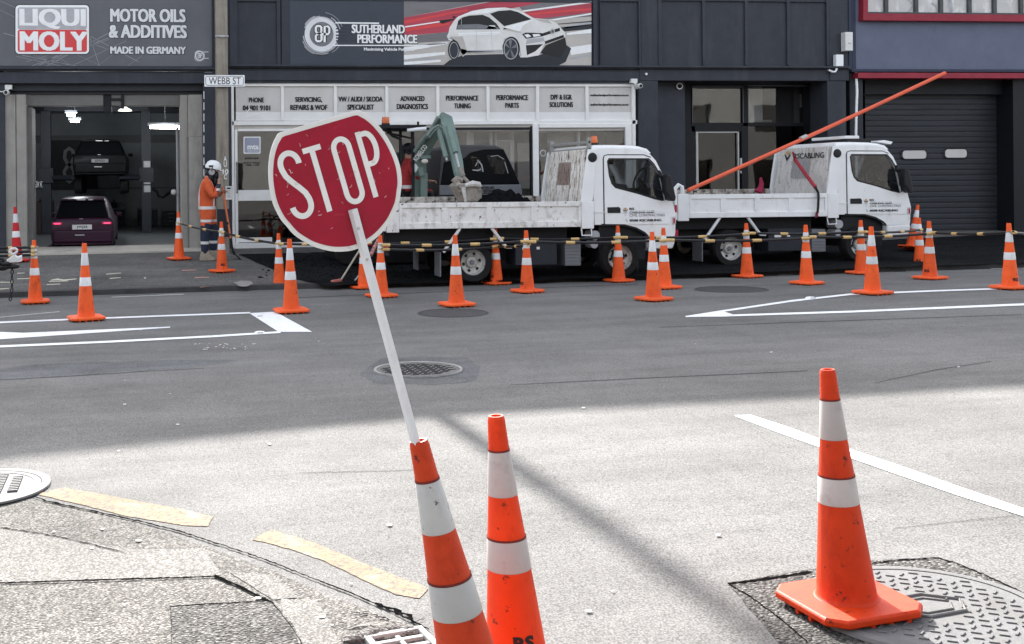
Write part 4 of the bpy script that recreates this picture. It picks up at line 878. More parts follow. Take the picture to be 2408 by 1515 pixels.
    if old:
        zr0, zr1 = T7(1665,433)[1]+.0, T7(1665,372)[1]; q = MB()
        for z_ in (zr0+.02,zr1): q.box(hx1+.02,hx1+.06,.06,WT-.06,z_-.02,z_+.02)
        for y_ in (.06,WT-.14): q.box(hx1+.015,hx1+.07,y_,y_+.06,zr0-.02,zr1+.07)
        q.build('ladder_rack',pmat('grey_rack',(.30,.30,.285),.5,.15,8),t,bevel=.004)
        q = MB(); q.tube([(hx0+.02+.05*math.cos(R(30*k)),WT-.1,zr0+.0+.05*math.sin(R(30*k))) for k in range(12)],.012,6,closed=True); q.build('tie_ring','lgrey',t)
    q = MB(); cx,cz = T7(1655,487); q.lathe([(.05,.05),(.075,.02),(.075,-.03),(.06,-.05),(0,-.055)],18,(cx,.03,cz),'y'); q.build('work_lamp','ink',t,40)
    # chassis and running gear
    q = MB(); q.box(xr+.1,3.17,.45,.58,.46,.62); q.box(xr+.1,3.17,WT-.58,WT-.45,.46,.62); q.box(xr+.05,1.6,.25,WT-.25,.62,zbm); q.cyl((0,.1,.29),(0,WT-.1,.29),.06); q.cyl((2.375,.1,.335),(2.375,WT-.1,.335),.05); q.box(.3,1.7,.5,WT-.5,.3,.5); q.build('chassis','black',t)
    q = MB(); q.box(.69,1.36,.06,.5,.24,.62); q.build('battery_box','dark2',t,bevel=.01); q = MB(); q.box(.80,.92,.054,.06,.475,.515); q.box(1.03,1.08,.054,.06,.48,.52); q.build('data_plate','offwhite',t)
    q = MB(); q.box(1.51,1.76,.10,.5,.22,.60); [q.box(1.505,1.765,.094,.10,.24+.05*k,.262+.05*k) for k in range(7)]; q.build('fuel_tank','grey',t,bevel=.008)
    q = MB(); q.cyl((1.98,.05,.68),(1.98,.3,.68),.075); q.cyl((1.98,.08,.54),(1.98,.3,.54),.06); q.build('air_filter','lgrey',t,40)
    for s in (0,1):
        q = MB(); y_ = .04 if s == 0 else WT-.36; q.box(-.52,-.505,y_,y_+.32,.09,.46) ; q.build('mud_flap','grey',t)
        q = MB(); y_ = .03 if s == 0 else WT-.06; q.tube([(-.20,y_,zbm),(-.47,y_,.46)],.025,6); q.tube([(.30,y_,zbm),(.53,y_,.52),(.62,y_,.52)],.025,6); q.build('flap_stay','twhite' if not old else 'tray',t)
    for y_,s in ((.12,-1),(WT-.12,1)):
        wheel(t,0.0,y_,.300,.31,.197,s); wheel(t,2.375,y_,.335,.31,.197,s)
    q = MB(); q.box(-.15,.15,.25,.45,.05,.55); q.build('inner_tyre','rubber',t)
    q = MB(); q.box(xr-.02,xr+.06,.1,.42,.50,.62); q.box(xr-.02,xr+.06,WT-.42,WT-.1,.50,.62); q.build('tail_lamp','taillight',t); q = MB(); q.box(xr,xr+.05,.05,WT-.05,.42,.47); q.box(xr+.03,xr+.06,.3,.36,.45,zbm); q.build('bumper_bar','dark2',t)
    # cab
    P8 = lambda L_: [T8(a,b) for a,b in L_]
    hole = P8([(868,345),(1225,345),(1268,392),(1325,495),(1372,712),(1340,716),(1270,700),(1120,652),(925,600),(895,565),(875,500),(858,365)])
    def panel(outer, y0, y1, nm, mt, par, bev=.006):
        # outline with the window cut out: join outline and hole by a slit
        o = P8(outer) if isinstance(outer[0][0],(int,)) else outer
        k = min(range(len(o)), key=lambda i:(o[i][0]-hole[0][0])**2+(o[i][1]-hole[0][1])**2)
        me = bmesh.new(); rings_ = []
        for y in (y0,y1):
            a = [me.verts.new((p[0],y,p[1])) for p in o]; b = [me.verts.new((p[0],y,p[1])) for p in hole]
            ea = [me.edges.new((a[i],a[(i+1)%len(a)])) for i in range(len(a))]; eb = [me.edges.new((b[i],b[(i+1)%len(b)])) for i in range(len(b))]
            bmesh.ops.triangle_fill(me, use_beauty=True, use_dissolve=False, edges=ea+eb, normal=(0,-1,0)); rings_.append((a,b))
        for j in (0,1):
            A_, B_ = rings_[0][j], rings_[1][j]
            for i in range(len(A_)): me.faces.new((A_[i],A_[(i+1)%len(A_)],B_[(i+1)%len(A_)],B_[i]))
        bmesh.ops.recalc_face_normals(me, faces=me.faces); m_ = bpy.data.meshes.new(nm); me.to_mesh(m_); me.free(); m_.materials.append(M[mt])
        ob_ = bpy.data.objects.new(nm,m_); COL.objects.link(ob_); ob_.parent = par; return ob_
    outer = [(742,935),(722,300),(724,252),(1150,252),(1228,290),(1290,360),(1378,545),(1415,650),(1462,840),(1458,1000),(1452,1040),(1215,1040),(1185,1010),(1110,968),(1000,938),(920,935)]
    panel(outer,.045,.09,'cab_side','twhite',t); panel(outer,WT-.09,WT-.045,'cab_side','twhite',t)
    top = [(724,255),(724,238),(732,224),(760,219),(900,217),(1080,220),(1160,228),(1215,250),(1258,292),(1225,292),(1150,258)]
    q = MB(); secs = []
    for y_,dz,kx in ((.044,.055,.99),(.055,.03,.995),(.085,.012,.998),(.15,.0,1),(WT-.15,.0,1),(WT-.085,.012,.998),(WT-.055,.03,.995),(WT-.044,.055,.99)):
        sec = []
        for i,p in enumerate(P8(top)):
            z_ = p[1]-dz if 0 < i < 8 else p[1]; sec.append((p[0]*kx,y_,max(z_,P8(top)[0][1]+.001) if 0 < i < 8 else z_))
        secs.append(sec)
    q.loft(secs); q.build('cab_roof','twhite',t,50)
    q = MB(); q.prism(P8([(722,250),(745,935),(775,935),(750,250)]),.09,WT-.09); q.build('cab_back','twhite',t)
    q = MB(); q.prism(P8([(1412,650),(1463,845),(1456,1035),(1425,1035),(1435,845),(1385,655)]),.055,WT-.055); q.build('nose_panel','twhite',t,bevel=.015)
    q = MB(); q.prism(P8([(1218,1044),(1458,1040),(1450,1100),(1430,1152),(1225,1152)]),.03,WT-.03); q.build('bumper','twhite',t,bevel=.02)
    q = MB(); q.prism(P8([(1252,300),(1388,565),(1408,640),(1398,642),(1378,572),(1244,304)]),.09,WT-.09); q.build('windscreen','cabglass',t)
    q = MB(); q.prism(P8([(760,620),(1380,700),(1435,840),(1430,930),(760,930)]),.1,WT-.1); q.build('cab_floor','dark2',t)
    q = MB()
    for y_ in (.28,1.08):
        q.prism(P8([(800,330),(880,345),(985,560),(1100,575),(1110,640),(860,640)]),y_,y_+.44)
        q.prism(P8([(800,300),(840,300),(870,350),(815,350)]),y_+.1,y_+.34)
    q.build('seat','ink',t,bevel=.03)
    q = MB(); q.prism(P8([(1300,600),(1400,640),(1420,800),(1250,700)]),.12,WT-.12); q.build('dashboard','ink',t,bevel=.02)
    sw = T8(1265,520); q = MB(); q.tube([(sw[0]+.07*math.sin(R(30*k)),WT*.28+.19*math.cos(R(30*k)),sw[1]+.17*math.sin(R(30*k))) for k in range(12)],.016,6,closed=True); q.tube([(sw[0],WT*.28,sw[1]),(sw[0]+.2,WT*.28,sw[1]-.25)],.03,6); q.build('steering_wheel','ink',t)
    q = MB(); a,b = T8(1000,345); q.box(a,a+.14,.7,1.0,b-.07,b); q.build('interior_mirror','ink',t)
    door = panel([(828,338),(835,318),(860,312),(1180,312),(1240,335),(1292,400),(1380,590),(1412,690),(1408,930),(1000,930),(832,928)],.032,.047,'door','twhite',t)
    q = MB(); q.stroke(P8([(826,930),(822,345),(830,318),(860,308),(1182,308),(1245,331)]),.018,.0445); q.build('door_seam','ink',door)
    q = MB(); q.stroke(hole,.024,.030,closed=True); q.build('window_seal','ink',door)
    q = MB(); q.poly(hole,.06); q.build('window','cabglass',door)
    q = MB(); q.prism(P8([(852,778),(955,775),(968,790),(968,830),(852,830)]),.022,.034); q.build('handle','ink',door,bevel=.006)
    q = MB(); q.box(*[T8(745,0)[0],T8(1405,0)[0]],.026,.034,T8(0,828)[1]-.006,T8(0,826)[1]); q.build('crease','twhite',door)
    lx = lambda s,a,b,c,d,bo,mt: (lambda q: (q.text(s,T8(a,0)[0],T8(c,0)[0],T8((a+c)/2,d)[1],T8((a+c)/2,b)[1],.0285,bo), q.build('lettering',mt,door)))(MB())
    lx('RS',1046,782,1090,803,.04,'ink'); lx('CABLING AND',1046,810,1270,833,.04,'ink'); lx('CIVIL CONTRACTING',1046,838,1360,861,.01,'grey'); lx('0508 RSCABLING',1047,885,1330,906,.05,'ink')
    lgx,lgz = T8(1010,805); logo(door,lgx,lgz,.045,.0285)
    q = MB(); a,b = T8(1025,893); q.stroke([(a-.015,b+.018),(a-.018,b),(a-.005,b-.018),(a+.012,b-.02)],.008,.0285); q.build('phone_mark','grey',door)
    q = MB(); q.prism(P8([(1334,478),(1372,500),(1385,560),(1412,690),(1405,724),(1370,720),(1325,640),(1320,560)]),-.16,.0); q.prism(P8([(1310,440),(1335,480),(1335,530),(1300,500)]),-.02,.05); q.build('mirror','ink',t,bevel=.02)
    q = MB(); q.prism(P8([(1334,478),(1372,500),(1385,560),(1412,690),(1405,724),(1370,720),(1325,640),(1320,560)]),WT,WT+.16); q.build('mirror','ink',t,bevel=.02)
    q = MB(); q.prism(P8([(1428,868),(1464,850),(1462,930),(1430,938)]),.03,.30); q.prism(P8([(1428,868),(1464,850),(1462,930),(1430,938)]),WT-.30,WT-.03); hl = q.build('headlight',pmat('clear_lens',(.55,.55,.54),.15,.2,14,coat=.5),t,bevel=.008)
    q = MB(); q.prism(P8([(1436,878),(1452,874),(1450,922),(1437,926)]),.024,.03); q.build('indicator','taillight',hl)
    q = MB(); q.box(2.07,2.83,.12,WT-.12,.3,.82); q.build('wheel_well','black',t)
    q = MB(); L_ = P8([(1215,1040),(1185,1010),(1110,968),(1000,938),(920,935),(800,935)]); q.stroke(L_,.03,.042); q.build('arch_trim','ink',t)
    if old:
        a,b = T8(864,208); q = MB(); q.cyl((a,.55,b-.005),(a,.55,b+.03),.07); bb = q.build('beacon_base','ink',t,40)
        q = MB(); q.lathe([(.052,.03),(.055,.05),(.048,.13),(.044,.14),(.0,.142)],18,(a,.55,b)); q.build('beacon','amber',t,40)
    else:
        a,b = T8(1000,215); q = MB(); q.box(a-.1,a+.36,.35,WT-.3,b-.01,b+.06); q.build('light_bar_base','ink',t,bevel=.01); q = MB(); q.box(a-.12,a+.14,.35,WT-.4,b+.062,b+.115); q.build('light_bar','offwhite',t,bevel=.015)
        q = MB(); q.prism([(a+.362,b+.0),(a+.62,b-.05),(a+.66,b-.0),(a+.5,b+.03)],.2,WT-.2); q.build('sun_visor','twhite',t,bevel=.01)
    return t
M['traydirty2'] = pmat('scuffed_headboard', (.62,.605,.58), .6, .08, 4, .15, 30, dirt=[((.36,.33,.29), .52, .66, 6, (1,2.2,.8)),((.06,.05,.045), .61, .64, 14)])
t1 = make_truck('older white tipper truck with rust streaked headboard and soil in its tray', (at(1114,640,16.05).x,16.05,G(at(1114,640,16.05).x,16.05)+.05), (0,0,0), T7(272,0)[0]-.19, True)
Y2 = 17.25; x2 = at(1722,600,Y2).x
t2 = make_truck('cleaner white tipper truck by the roller door with an orange pipe across its tray', (x2,Y2,FP(x2,Y2)-.02), (0,0,0), -.97, False)

t1.scale = t2.scale = (.975,1,1)
# soil heap in the first tray
q = MB(); rg = random.Random(9); n = 15; mm = 9
zt1 = T7(900,815)[1]; vs = []
for j in range(mm+1):
    for i in range(n+1):
        a,b = i/n, j/mm; h_ = max(0,math.sin(math.pi*a)**.7*math.sin(math.pi*b)**.6)
        vs.append((t1.location.x+T7(900,0)[0]+a*1.05, t1.location.y+.2+b*1.35, t1.location.z+zt1-.20+h_*(.40+rg.uniform(-.09,.06))+.05*math.sin(a*7+b*3)))
q.add(vs,[(j*(n+1)+i,j*(n+1)+i+1,(j+1)*(n+1)+i+1,(j+1)*(n+1)+i) for j in range(mm) for i in range(n)])
tag(q.build('soil_heap','dirt'),'heap of dark soil lying in the tray against the rusty headboard','soil heap')

# orange pipe, strap and rope on the second truck
o1 = O1((1542.5,257.1),.2941)
pa = at(*o1(258,648),17.15+.06); pb_ = at(2222,172,18.5)
pm = pa.lerp(pb_,.48)
q = MB(); q.tube([pa+(pb_-pa)*k/10+Vector((0,0,-.02*math.sin(math.pi*k/10))) for k in range(11)],[.033]*11,12); pipe = q.build('orange_pipe','pipeo',None,40); tag(pipe,'long orange pipe sticking up out of the second truck tray past the red lintel','pipe')
q = MB(); c = pa.lerp(pb_,.425); d = (pb_-pa).normalized(); q.tube([c-d*.07,c+d*.07],.037,12); q.build('tape_wrap','creamdk',pipe,40)
c2 = at(*o1(1110,400),17.9); c3 = at(*o1(1275,625),17.24)
q = MB(); q.tube([at(*o1(1095,345),17.75),c2],.018,6); q.tube([c2,c2.lerp(c3,.5)+Vector((.02,0,-.03)),c3],.03,6); st_ = q.build('ratchet_strap',pmat('red_webbing',(.33,.03,.045),.7,.2,12),None,40); tag(st_,'dark red ratchet strap running from the orange pipe down over the tray side','strap')
q = MB(); L_ = [at(*o1(a,b),17.20) for a,b in ((1275,625),(1298,668),(1300,700),(1297,780),(1292,830))]; q.tube(L_,.020,6); q.build('black_webbing','ink',st_)
q = MB(); L_ = [at(*o1(a,b),17.19) for a,b in ((1290,822),(1280,868),(1292,850))]; q.tube(L_,.022,6); q.build('loose_end',pmat('maroon_web',(.16,.02,.04),.7,.2,12),st_)
q = MB(); L_ = [at(*o1(a,b),17.5) for a,b in ((1347,490),(1352,540),(1340,600),(1347,665))]; q.tube(L_,[.012,.028,.035,.03],7); tag(q.build('green_rope',pmat('green_rope',(.05,.12,.09),.8,.25,30),None,40),'hank of dark green rope hanging on the scuffed headboard of the second truck','rope')
q = MB(); L_ = [at(*o1(a,b),18.6) for a,b in ((838,545),(843,590),(838,630),(820,665))]; q.tube(L_,[.018,.04,.05,.09],7); tag(q.build('red_strap_bundle',pmat('red_web',(.30,.02,.06),.7,.2,12),None,40),'crumpled dark red strap over the far side of the second truck tray','strap')

# ---------------------------------------------------------------- mini excavator behind the first truck
def P7(a,b,Y): return at(856.9+a*.32246, 214.2+b*.32246, Y)
eb = P7(400,900,18.9); ex = thing('mini_excavator','sage green mini excavator with its bucket over the first truck tray','excavator',(eb.x,18.9,FP(eb.x,18.9)),world=True)
gz = FP(eb.x,18.9)
def beam(q, pts_, wv, wd):       # tapered box beam along points; wv: in-plane widths, wd: depth across
    pts_ = [Vector(p) for p in pts_]; secs = []
    for i,p in enumerate(pts_):
        d = (pts_[min(i+1,len(pts_)-1)]-pts_[max(i-1,0)]).normalized(); s = d.cross(Vector((0,1,0))).normalized(); f = Vector((0,1,0))
        secs.append([p+s*wv[i]/2-f*wd/2,p+s*wv[i]/2+f*wd/2,p-s*wv[i]/2+f*wd/2,p-s*wv[i]/2-f*wd/2])
    return q.loft(secs)
for s in (0,1):
    y_ = 18.45+1.0*s; q = MB(); L_ = []
    for k in range(20):
        a = R(18*k); L_.append((eb.x-.75+ (.62 if math.cos(a) > 0 else -.62)+.2*math.cos(a), gz+.21+.2*math.sin(a)))
    q.prism(L_,y_,y_+.25); q.build('track','rubber',ex,bevel=.02)
q = MB(); q.box(eb.x-1.3,eb.x-.2,18.5,19.6,gz+.38,gz+.55); q.box(eb.x-1.5,eb.x-.9,18.5,19.6,gz+.55,gz+1.2); q.build('body','exc',ex,bevel=.05)
q = MB(); q.box(eb.x-1.1,eb.x-.65,18.85,19.3,gz+.6,gz+1.0); q.box(eb.x-1.2,eb.x-1.05,18.85,19.3,gz+.9,gz+1.5); q.build('seat','ink',ex,bevel=.03)
q = MB(); p0 = P7(345,280,18.9)
for x_,y_ in ((P7(352,300,18.6).x,18.6),(P7(352,300,18.6).x,19.5),(eb.x-1.3,18.6),(eb.x-1.3,19.5)): q.cyl((x_,y_,gz+.5),(x_,y_,p0.z),.028,n=8)
q.box(eb.x-1.4,P7(400,270,18.9).x,18.45,19.65,p0.z,p0.z+.05); q.build('canopy','black',ex)
q = MB(); a = P7(312,285,18.5); b = P7(452,275,18.4); q.tube([a,b],.034,8); q.build('light_bar','white',ex,40); q = MB(); a = P7(392,262,18.45); q.cyl(a,a+Vector((0,0,.09)),.02,n=8); q.build('aerial','ink',ex)
a = P7(155,262,18.7); q = MB(); q.cyl(a,a+Vector((0,0,.06)),.075,n=14); q.tube([a,a+Vector((.12,0,-.15)),a+Vector((.26,0,-.22)),a+Vector((.28,0,-.6))],.03,8); q.tube([a+Vector((.02,0,-.1)),a+Vector((.45,0,-.20)),P7(345,300,18.8)],.018,6); q.build('beacon_mount','ink',ex,40)
q = MB(); q.lathe([(.065,.06),(.068,.1),(.06,.17),(.0,.175)],16,a); q.build('beacon','amber',ex,40)
Yb0,Yb1,Yb2 = 18.75,18.0,17.15
q = MB(); beam(q,[P7(405,900,Yb0),P7(400,640,Yb0),P7(395,510,Yb0-.08),P7(440,415,18.5),P7(520,290,18.2),P7(562,185,Yb1)],[.21,.22,.24,.22,.19,.13],.17); boom = q.build('boom','exc',ex,bevel=.015)
q = MB(); beam(q,[P7(430,900,Yb0-.15),P7(432,600,Yb0-.15)],[.12,.12],.10); q.build('boom_guard','exc',ex,bevel=.01)
q = MB(); beam(q,[P7(552,180,Yb1),P7(590,200,Yb1-.02),P7(630,340,17.75),P7(672,500,17.45),P7(690,600,17.25),P7(697,650,Yb2)],[.14,.21,.20,.17,.15,.11],.14); q.build('arm','exc',ex,bevel=.015)
q = MB(); q.tube([P7(372,440,18.5),P7(450,330,18.2)],.045,10); q.tube([P7(450,330,18.2),P7(545,190,17.9)],.028,8); q.build('boom_cylinder','exc',ex,40)
q = MB(); q.tube([P7(535,270,17.85),P7(598,485,17.5)],.042,10); q.build('arm_cylinder','exc',ex,40); q = MB(); q.tube([P7(598,480,17.5),P7(602,510,17.45)],.02,8); q.tube([P7(660,430,17.35),P7(690,560,17.1)],.02,8); q.build('piston_rod','steel',ex,40)
q = MB(); q.tube([P7(612,260,17.6),P7(665,450,17.3)],.045,10); q.build('bucket_cylinder','exc',ex,40)
q = MB(); L_ = [P7(a,b,17.78) for a,b in ((455,330),(500,270),(540,250),(575,275),(585,340),(592,430))]; q.tube(L_,.02,7); L_ = [P7(a,b,17.80) for a,b in ((470,340),(515,285),(548,270),(572,300),(580,400))]; q.tube(L_,.016,7); q.build('hydraulic_hose',pmat('grey_green_hose',(.16,.20,.185),.5,.2,10),ex,40)
q = MB(); L_ = []
for k,(a,b) in enumerate(((352,470),(368,450),(435,395),(455,395))): pass
c0,c1 = P7(372,508,18.28),P7(452,400,18.10); vs,fs = glyphs('KOBELCO',.03,0); ax=[p[0] for p in vs]; az=[p[1] for p in vs]; a0,a1,b0,b1=min(ax),max(ax),min(az),max(az); dn = (c1-c0); up = dn.cross(Vector((0,1,0))).normalized()*-1
if up.z < 0: up = -up
q.add([c0+dn*((p[0]-a0)/(a1-a0))+up*((p[1]-b0)/(b1-b0)*.085-.03) for p in vs],fs); q.build('lettering','letter',boom)
q = MB(); c = P7(372,560,18.60); q.add([c+Vector((0,0,.09)),c+Vector((.055,0,0)),c+Vector((0,0,-.09)),c+Vector((-.055,0,0))],[(0,1,2,3)]); q.build('warning_label','letter',boom)
q = MB(); c = P7(440,512,18.45); q.ball(c,(.06,.05,.045)); q.build('work_lamp',pmat('cream_lamp',(.75,.70,.62),.2,.1,5),ex,60); q = MB(); q.box(c.x-.07,c.x+.1,c.y-.03,c.y+.2,c.z+.04,c.z+.10); q.tube([P7(405,560,18.5),P7(420,620,18.5)],.05,8); q.build('pivot_block','exc',ex,bevel=.01)
# linkage and bucket
q = MB(); q.tube([P7(660,640,17.1),P7(720,650,17.05)],.045,8); q.tube([P7(700,560,17.1),P7(722,620,17.05)],.035,8); q.tube([P7(720,625,17.05),P7(770,680,17.0)],.03,8); q.tube([P7(650,640,17.05),P7(690,690,17.0)],.05,8); q.build('linkage','mud',ex,40)
q = MB(); prof = [(672,690),(700,668),(745,680),(800,668),(838,680),(860,720),(862,808),(835,815),(770,812),(738,815),(715,760)]
A_ = [P7(a,b,16.85) for a,b in prof]; B_ = [p+Vector((-.02,.42,0)) for p in A_]
q.loft([A_,B_]); q.build('bucket','mud',ex,bevel=.03)
q = MB(); L_ = [P7(a,b,16.83) for a,b in ((735,690),(790,676),(838,684),(850,700))]; q.tube(L_,[.03,.05,.045,.02],8); q.tube([P7(722,700,16.84),P7(738,810,16.84)],[.035,.02],8); q.build('bucket_edge',pmat('worn_pale_steel',(.55,.53,.50),.6,.2,14),ex,40)

# ---------------------------------------------------------------- dark van parked behind the excavator arm
Yv = 18.75; V5 = lambda a,b: PX(925.5+a*.164, 282.8+b*.164, Yv)
vb = V5(1250,1100); van = thing('dark_van','charcoal van with black rear glass parked between the first truck and the shop','van',(vb[0],Yv,FP(vb[0],Yv)),world=True)
vz = FP(vb[0],Yv)
out_ = [V5(a,b) for a,b in ((700,420),(760,375),(900,355),(1300,350),(1480,358),(1560,385),(1605,425),(1700,640),(1830,925),(1862,1075),(1870,1500),(640,1500),(640,1075),(655,925))]
q = MB(); secs = []
cxv = sum(p[0] for p in out_)/len(out_); 
for y_,k in ((Yv+.06,.985),(Yv+.12,1.0),(Yv+2.6,1.0),(Yv+3.0,.93)): secs.append([(cxv+(p[0]-cxv)*k,y_,vz+.25+(p[1]-vz-.25)*(k if k < 1 else 1)) for p in out_])
q.loft(secs); q.build('body','vangrey',van,40)
q = MB(); q.prism([V5(a,b) for a,b in ((1040,540),(1110,465),(1300,418),(1585,412),(1700,640),(1822,918),(690,925),(740,600))],Yv+.03,Yv+.075); rw = q.build('rear_window','carblk',van,bevel=.01)
q = MB(); yq = Yv+.028; q.poly([V5(a,b) for a,b in ((1115,520),(1200,530),(1250,570),(1300,740),(1140,745))],yq); q.poly([V5(a,b) for a,b in ((1340,505),(1530,500),(1610,560),(1660,780),(1440,765))],yq); q.build('pane','glassd',rw)
q = MB(); yq = Yv+.026
for L_,w_ in (([(1210,570),(1270,640),(1290,740)],.02),([(1140,715),(1220,720),(1260,700)],.02),([(1400,520),(1500,505),(1590,560)],.01),([(1600,600),(1650,760)],.012),([(1180,660),(1210,600),(1250,590)],.012)): q.stroke([V5(a,b) for a,b in L_],w_,yq)
q.build('pane_sticker','lgrey',rw)
q = MB(); q.prism([V5(a,b) for a,b in ((662,935),(1832,922),(1855,1072),(665,1078))],Yv+.02,Yv+.08); tgv = q.build('tailgate','grey',van,bevel=.012)
q = MB(); yq = Yv+.017
for s,b in (('SUTHERLAND',(1255,950,1450,990)),('PERFORMANCE',(1290,995,1490,1040))): (x0_,z1_),(x1_,z0_) = V5(b[0],b[1]),V5(b[2],b[3]); q.text(s,x0_,x1_,z0_,z1_,yq,.04)
q.stroke([V5(1280,1052),V5(1490,1050)],.012,yq); q.build('lettering','ink',tgv)
q = MB(); x0_,_ = V5(640,1200); x1_,_ = V5(1870,1200); q.box(x0_,x1_,Yv-.02,Yv+.1,vz+.35,vz+.6); q.build('bumper','dark2',van,bevel=.03)
for sx in (x0_+.12,x1_-.12):
    for y_ in (Yv+.6,Yv+2.4):
        q = MB(); q.lathe([(.2,-.09),(.3,-.08),(.3,.08),(.2,.09)],20,(0,0,0),'x'); o = q.build('wheel','rubber',van,40); o.location = (sx,y_,vz+.3)
for sx,u in ((x0_+.03,0),(x1_-.12,1)):
    q = MB(); q.box(sx,sx+.09,Yv+.01,Yv+.07,vz+.75,vz+1.02); q.build('tail_lamp','taillight',van,bevel=.01)

# ---------------------------------------------------------------- cars inside the garage
def car_rear(lab, nm, Yc, u0, u1, vroof, vbot, paint, col_lab, lights, plate, lift):
    x0_ = at(u0,(vroof+vbot)/2,Yc).x; x1_ = at(u1,(vroof+vbot)/2,Yc).x; zt_ = at(190,vroof,Yc).z; z0 = at(190,vbot,Yc).z
    W = x1_-x0_; cx = (x0_+x1_)/2; Hh = zt_-z0
    t = thing(nm, lab, 'car', (cx,Yc,z0))
    sec = lambda y,k,s: [(x*W/2*k,y,z*Hh*s) for x,z in ((-.93,.14),(-.985,.25),(-1,.40),(-.985,.54),(-.90,.62),(-.80,.80),(-.70,.93),(-.60,.985),(0,1.0),(.60,.985),(.70,.93),(.80,.80),(.90,.62),(.985,.54),(1,.40),(.985,.25),(.93,.14))]
    def cut(y,k,zmax): return [(a,b,min(c,zmax*Hh)) for a,b,c in sec(y,k,1)]
    q = MB(); q.loft([cut(.0,.93,.58),cut(.05,.97,.62),cut(.35,1,.93),cut(.7,1,1.0),cut(1.9,1,1.0),cut(2.5,1,.80),cut(2.9,1,.64),cut(3.8,.98,.58),cut(4.05,.9,.5)]); q.build('body',paint,t,50)
    q = MB(); s = lambda x,z,y: (x*W/2,y,z*Hh)
    q.add([s(-.80,.63,.025),s(.80,.63,.025),s(.66,.92,.325),s(-.66,.92,.325)],[(0,1,2,3)]); q.build('rear_window','carblk',t)
    q = MB(); q.box(-W*.33,W*.33,.26,.42,Hh*.93,Hh*.965); q.build('roof_spoiler',paint,t,bevel=.01)
    q = MB(); q.box(-.12,.06,.24,.262,Hh*.935,Hh*.955); q.box(-.12+.24,.22,.24,.262,Hh*.935,Hh*.95); q.build('brake_light','offwhite',t)
    for sg in (-1,1):
        q = MB(); q.box(sg*W*.30,sg*W*.46,-.005,.05,Hh*.50,Hh*.55); tl = q.build('tail_lamp','taillight' if not lift else 'carblk',t,bevel=.01)
        if lights: q = MB(); q.box(sg*W*.33,sg*W*.43,-.012,-.004,Hh*.512,Hh*.533); q.build('lit_strip',emit('lit_tail',(.7,.03,.1),1.1),tl)
        q = MB(); q.box(sg*W*.49,sg*W*.58,1.9,2.0,Hh*.60,Hh*.68); q.build('mirror',paint,t,bevel=.02)
        for y_ in (.75,3.2):
            q = MB(); q.lathe([(.2,-.1),(.31,-.09),(.31,.09),(.2,.1)],20,(0,0,0),'x'); o = q.build('wheel','rubber',t,40); o.location = (sg*W*.42,y_,.16 if not lift else -.05)
    q = MB(); q.box(-W*.46,W*.46,-.04,.1,Hh*.17,Hh*.40); q.build('bumper',paint,t,bevel=.04)
    q = MB(); q.box(-.15,.05,-.06,-.03,Hh*.305,Hh*.325); q.box(-.06,.02,-.02,-.004,Hh*.60,Hh*.61); q.build('chrome_trim','lgrey',t)
    q = MB(); pw = W*.15; q.box(-pw,pw,-.055,-.04,Hh*.415,Hh*.50); pl = q.build('number_plate','offwhite' if not lift else 'grey',t)
    q = MB(); q.text(plate,-pw*.55,pw*.55,Hh*.43,Hh*.485,-.058,.02); q.build('lettering','ink',pl)
    return t
c1_ = car_rear('plum purple hatchback parked on the floor inside the garage bay','hatchback',23.3,116,270,463,594,'plum','',True,'JWJ26',False)
c2_ = car_rear('black car raised on the two post lift deep in the garage','raised_car',29.0,169,301,325,424,'carblk','',False,'KFW351',True)
q = MB(); q.box(-.28,-.02,.2,.26,1.0,1.03)
# two post lift
lz = FZ; lt = thing('car_lift','dark two post car lift holding up the black car','car lift',(at(225,500,29.8).x,29.8,lz),world=True)
for u in (109,344):
    a = at(u,400,29.8); q = MB(); q.box(a.x-.13,a.x+.13,29.65,29.95,lz,at(225,262,29.8).z); q.build('post','dark2',lt,bevel=.01)
    q = MB(); q.box(a.x-.2,a.x+.2,29.6,30.0,at(225,430,29.8).z,at(225,395,29.8).z); q.build('carriage','dark2',lt,bevel=.01)
    s = 1 if u < 200 else -1
    q = MB(); za = at(225,418,29.8).z; q.tube([(a.x,29.8,za),(a.x+s*.75,29.2,za)],.07,6); q.tube([(a.x,29.8,za),(a.x+s*.75,31.5,za)],.07,6); q.build('lift_arm','dark2',lt)
q = MB(); z_ = at(225,258,29.8).z; q.box(at(105,258,29.8).x,at(348,258,29.8).x,29.7,29.9,z_-.05,z_+.08); q.build('top_beam','dark2',lt)
a = at(346,440,29.6); q = MB(); 
for k in range(4): q.box(a.x-.09,a.x+.09,29.62,29.645,lz+1.1+.22*k,lz+1.28+.22*k)
q.build('warning_labels','lgrey',lt)
# benches, cabinets
def bench(lab,u0,u1,vt,Y,grp='dark workshop cabinets along the garage back wall'):
    a = at(u0,500,Y).x; b = at(u1,500,Y).x; z_ = at((u0+u1)/2,vt,Y).z
    t = thing('tool_cabinet',lab,'cabinet',((a+b)/2,Y,lz),group=grp); w_ = (b-a)/2; h_ = z_-lz
    MB().box(-w_,w_,0,.6,h_-.05,h_).build('top','grey',t,bevel=.01); MB().box(-w_*.96,w_*.96,.04,.58,.05,h_-.05).build('carcass','dark2',t)
    for k in range(3):
        q = MB(); q.box(-w_*.92,w_*.92,.02,.04,.1+(h_-.2)*k/3,.1+(h_-.2)*(k+.9)/3); d_ = q.build('drawer','dark',t,bevel=.006); q = MB(); q.box(-w_*.3,w_*.3,.0,.02,.1+(h_-.2)*(k+.6)/3,.1+(h_-.2)*(k+.66)/3); q.build('handle','lgrey',d_)
    return t
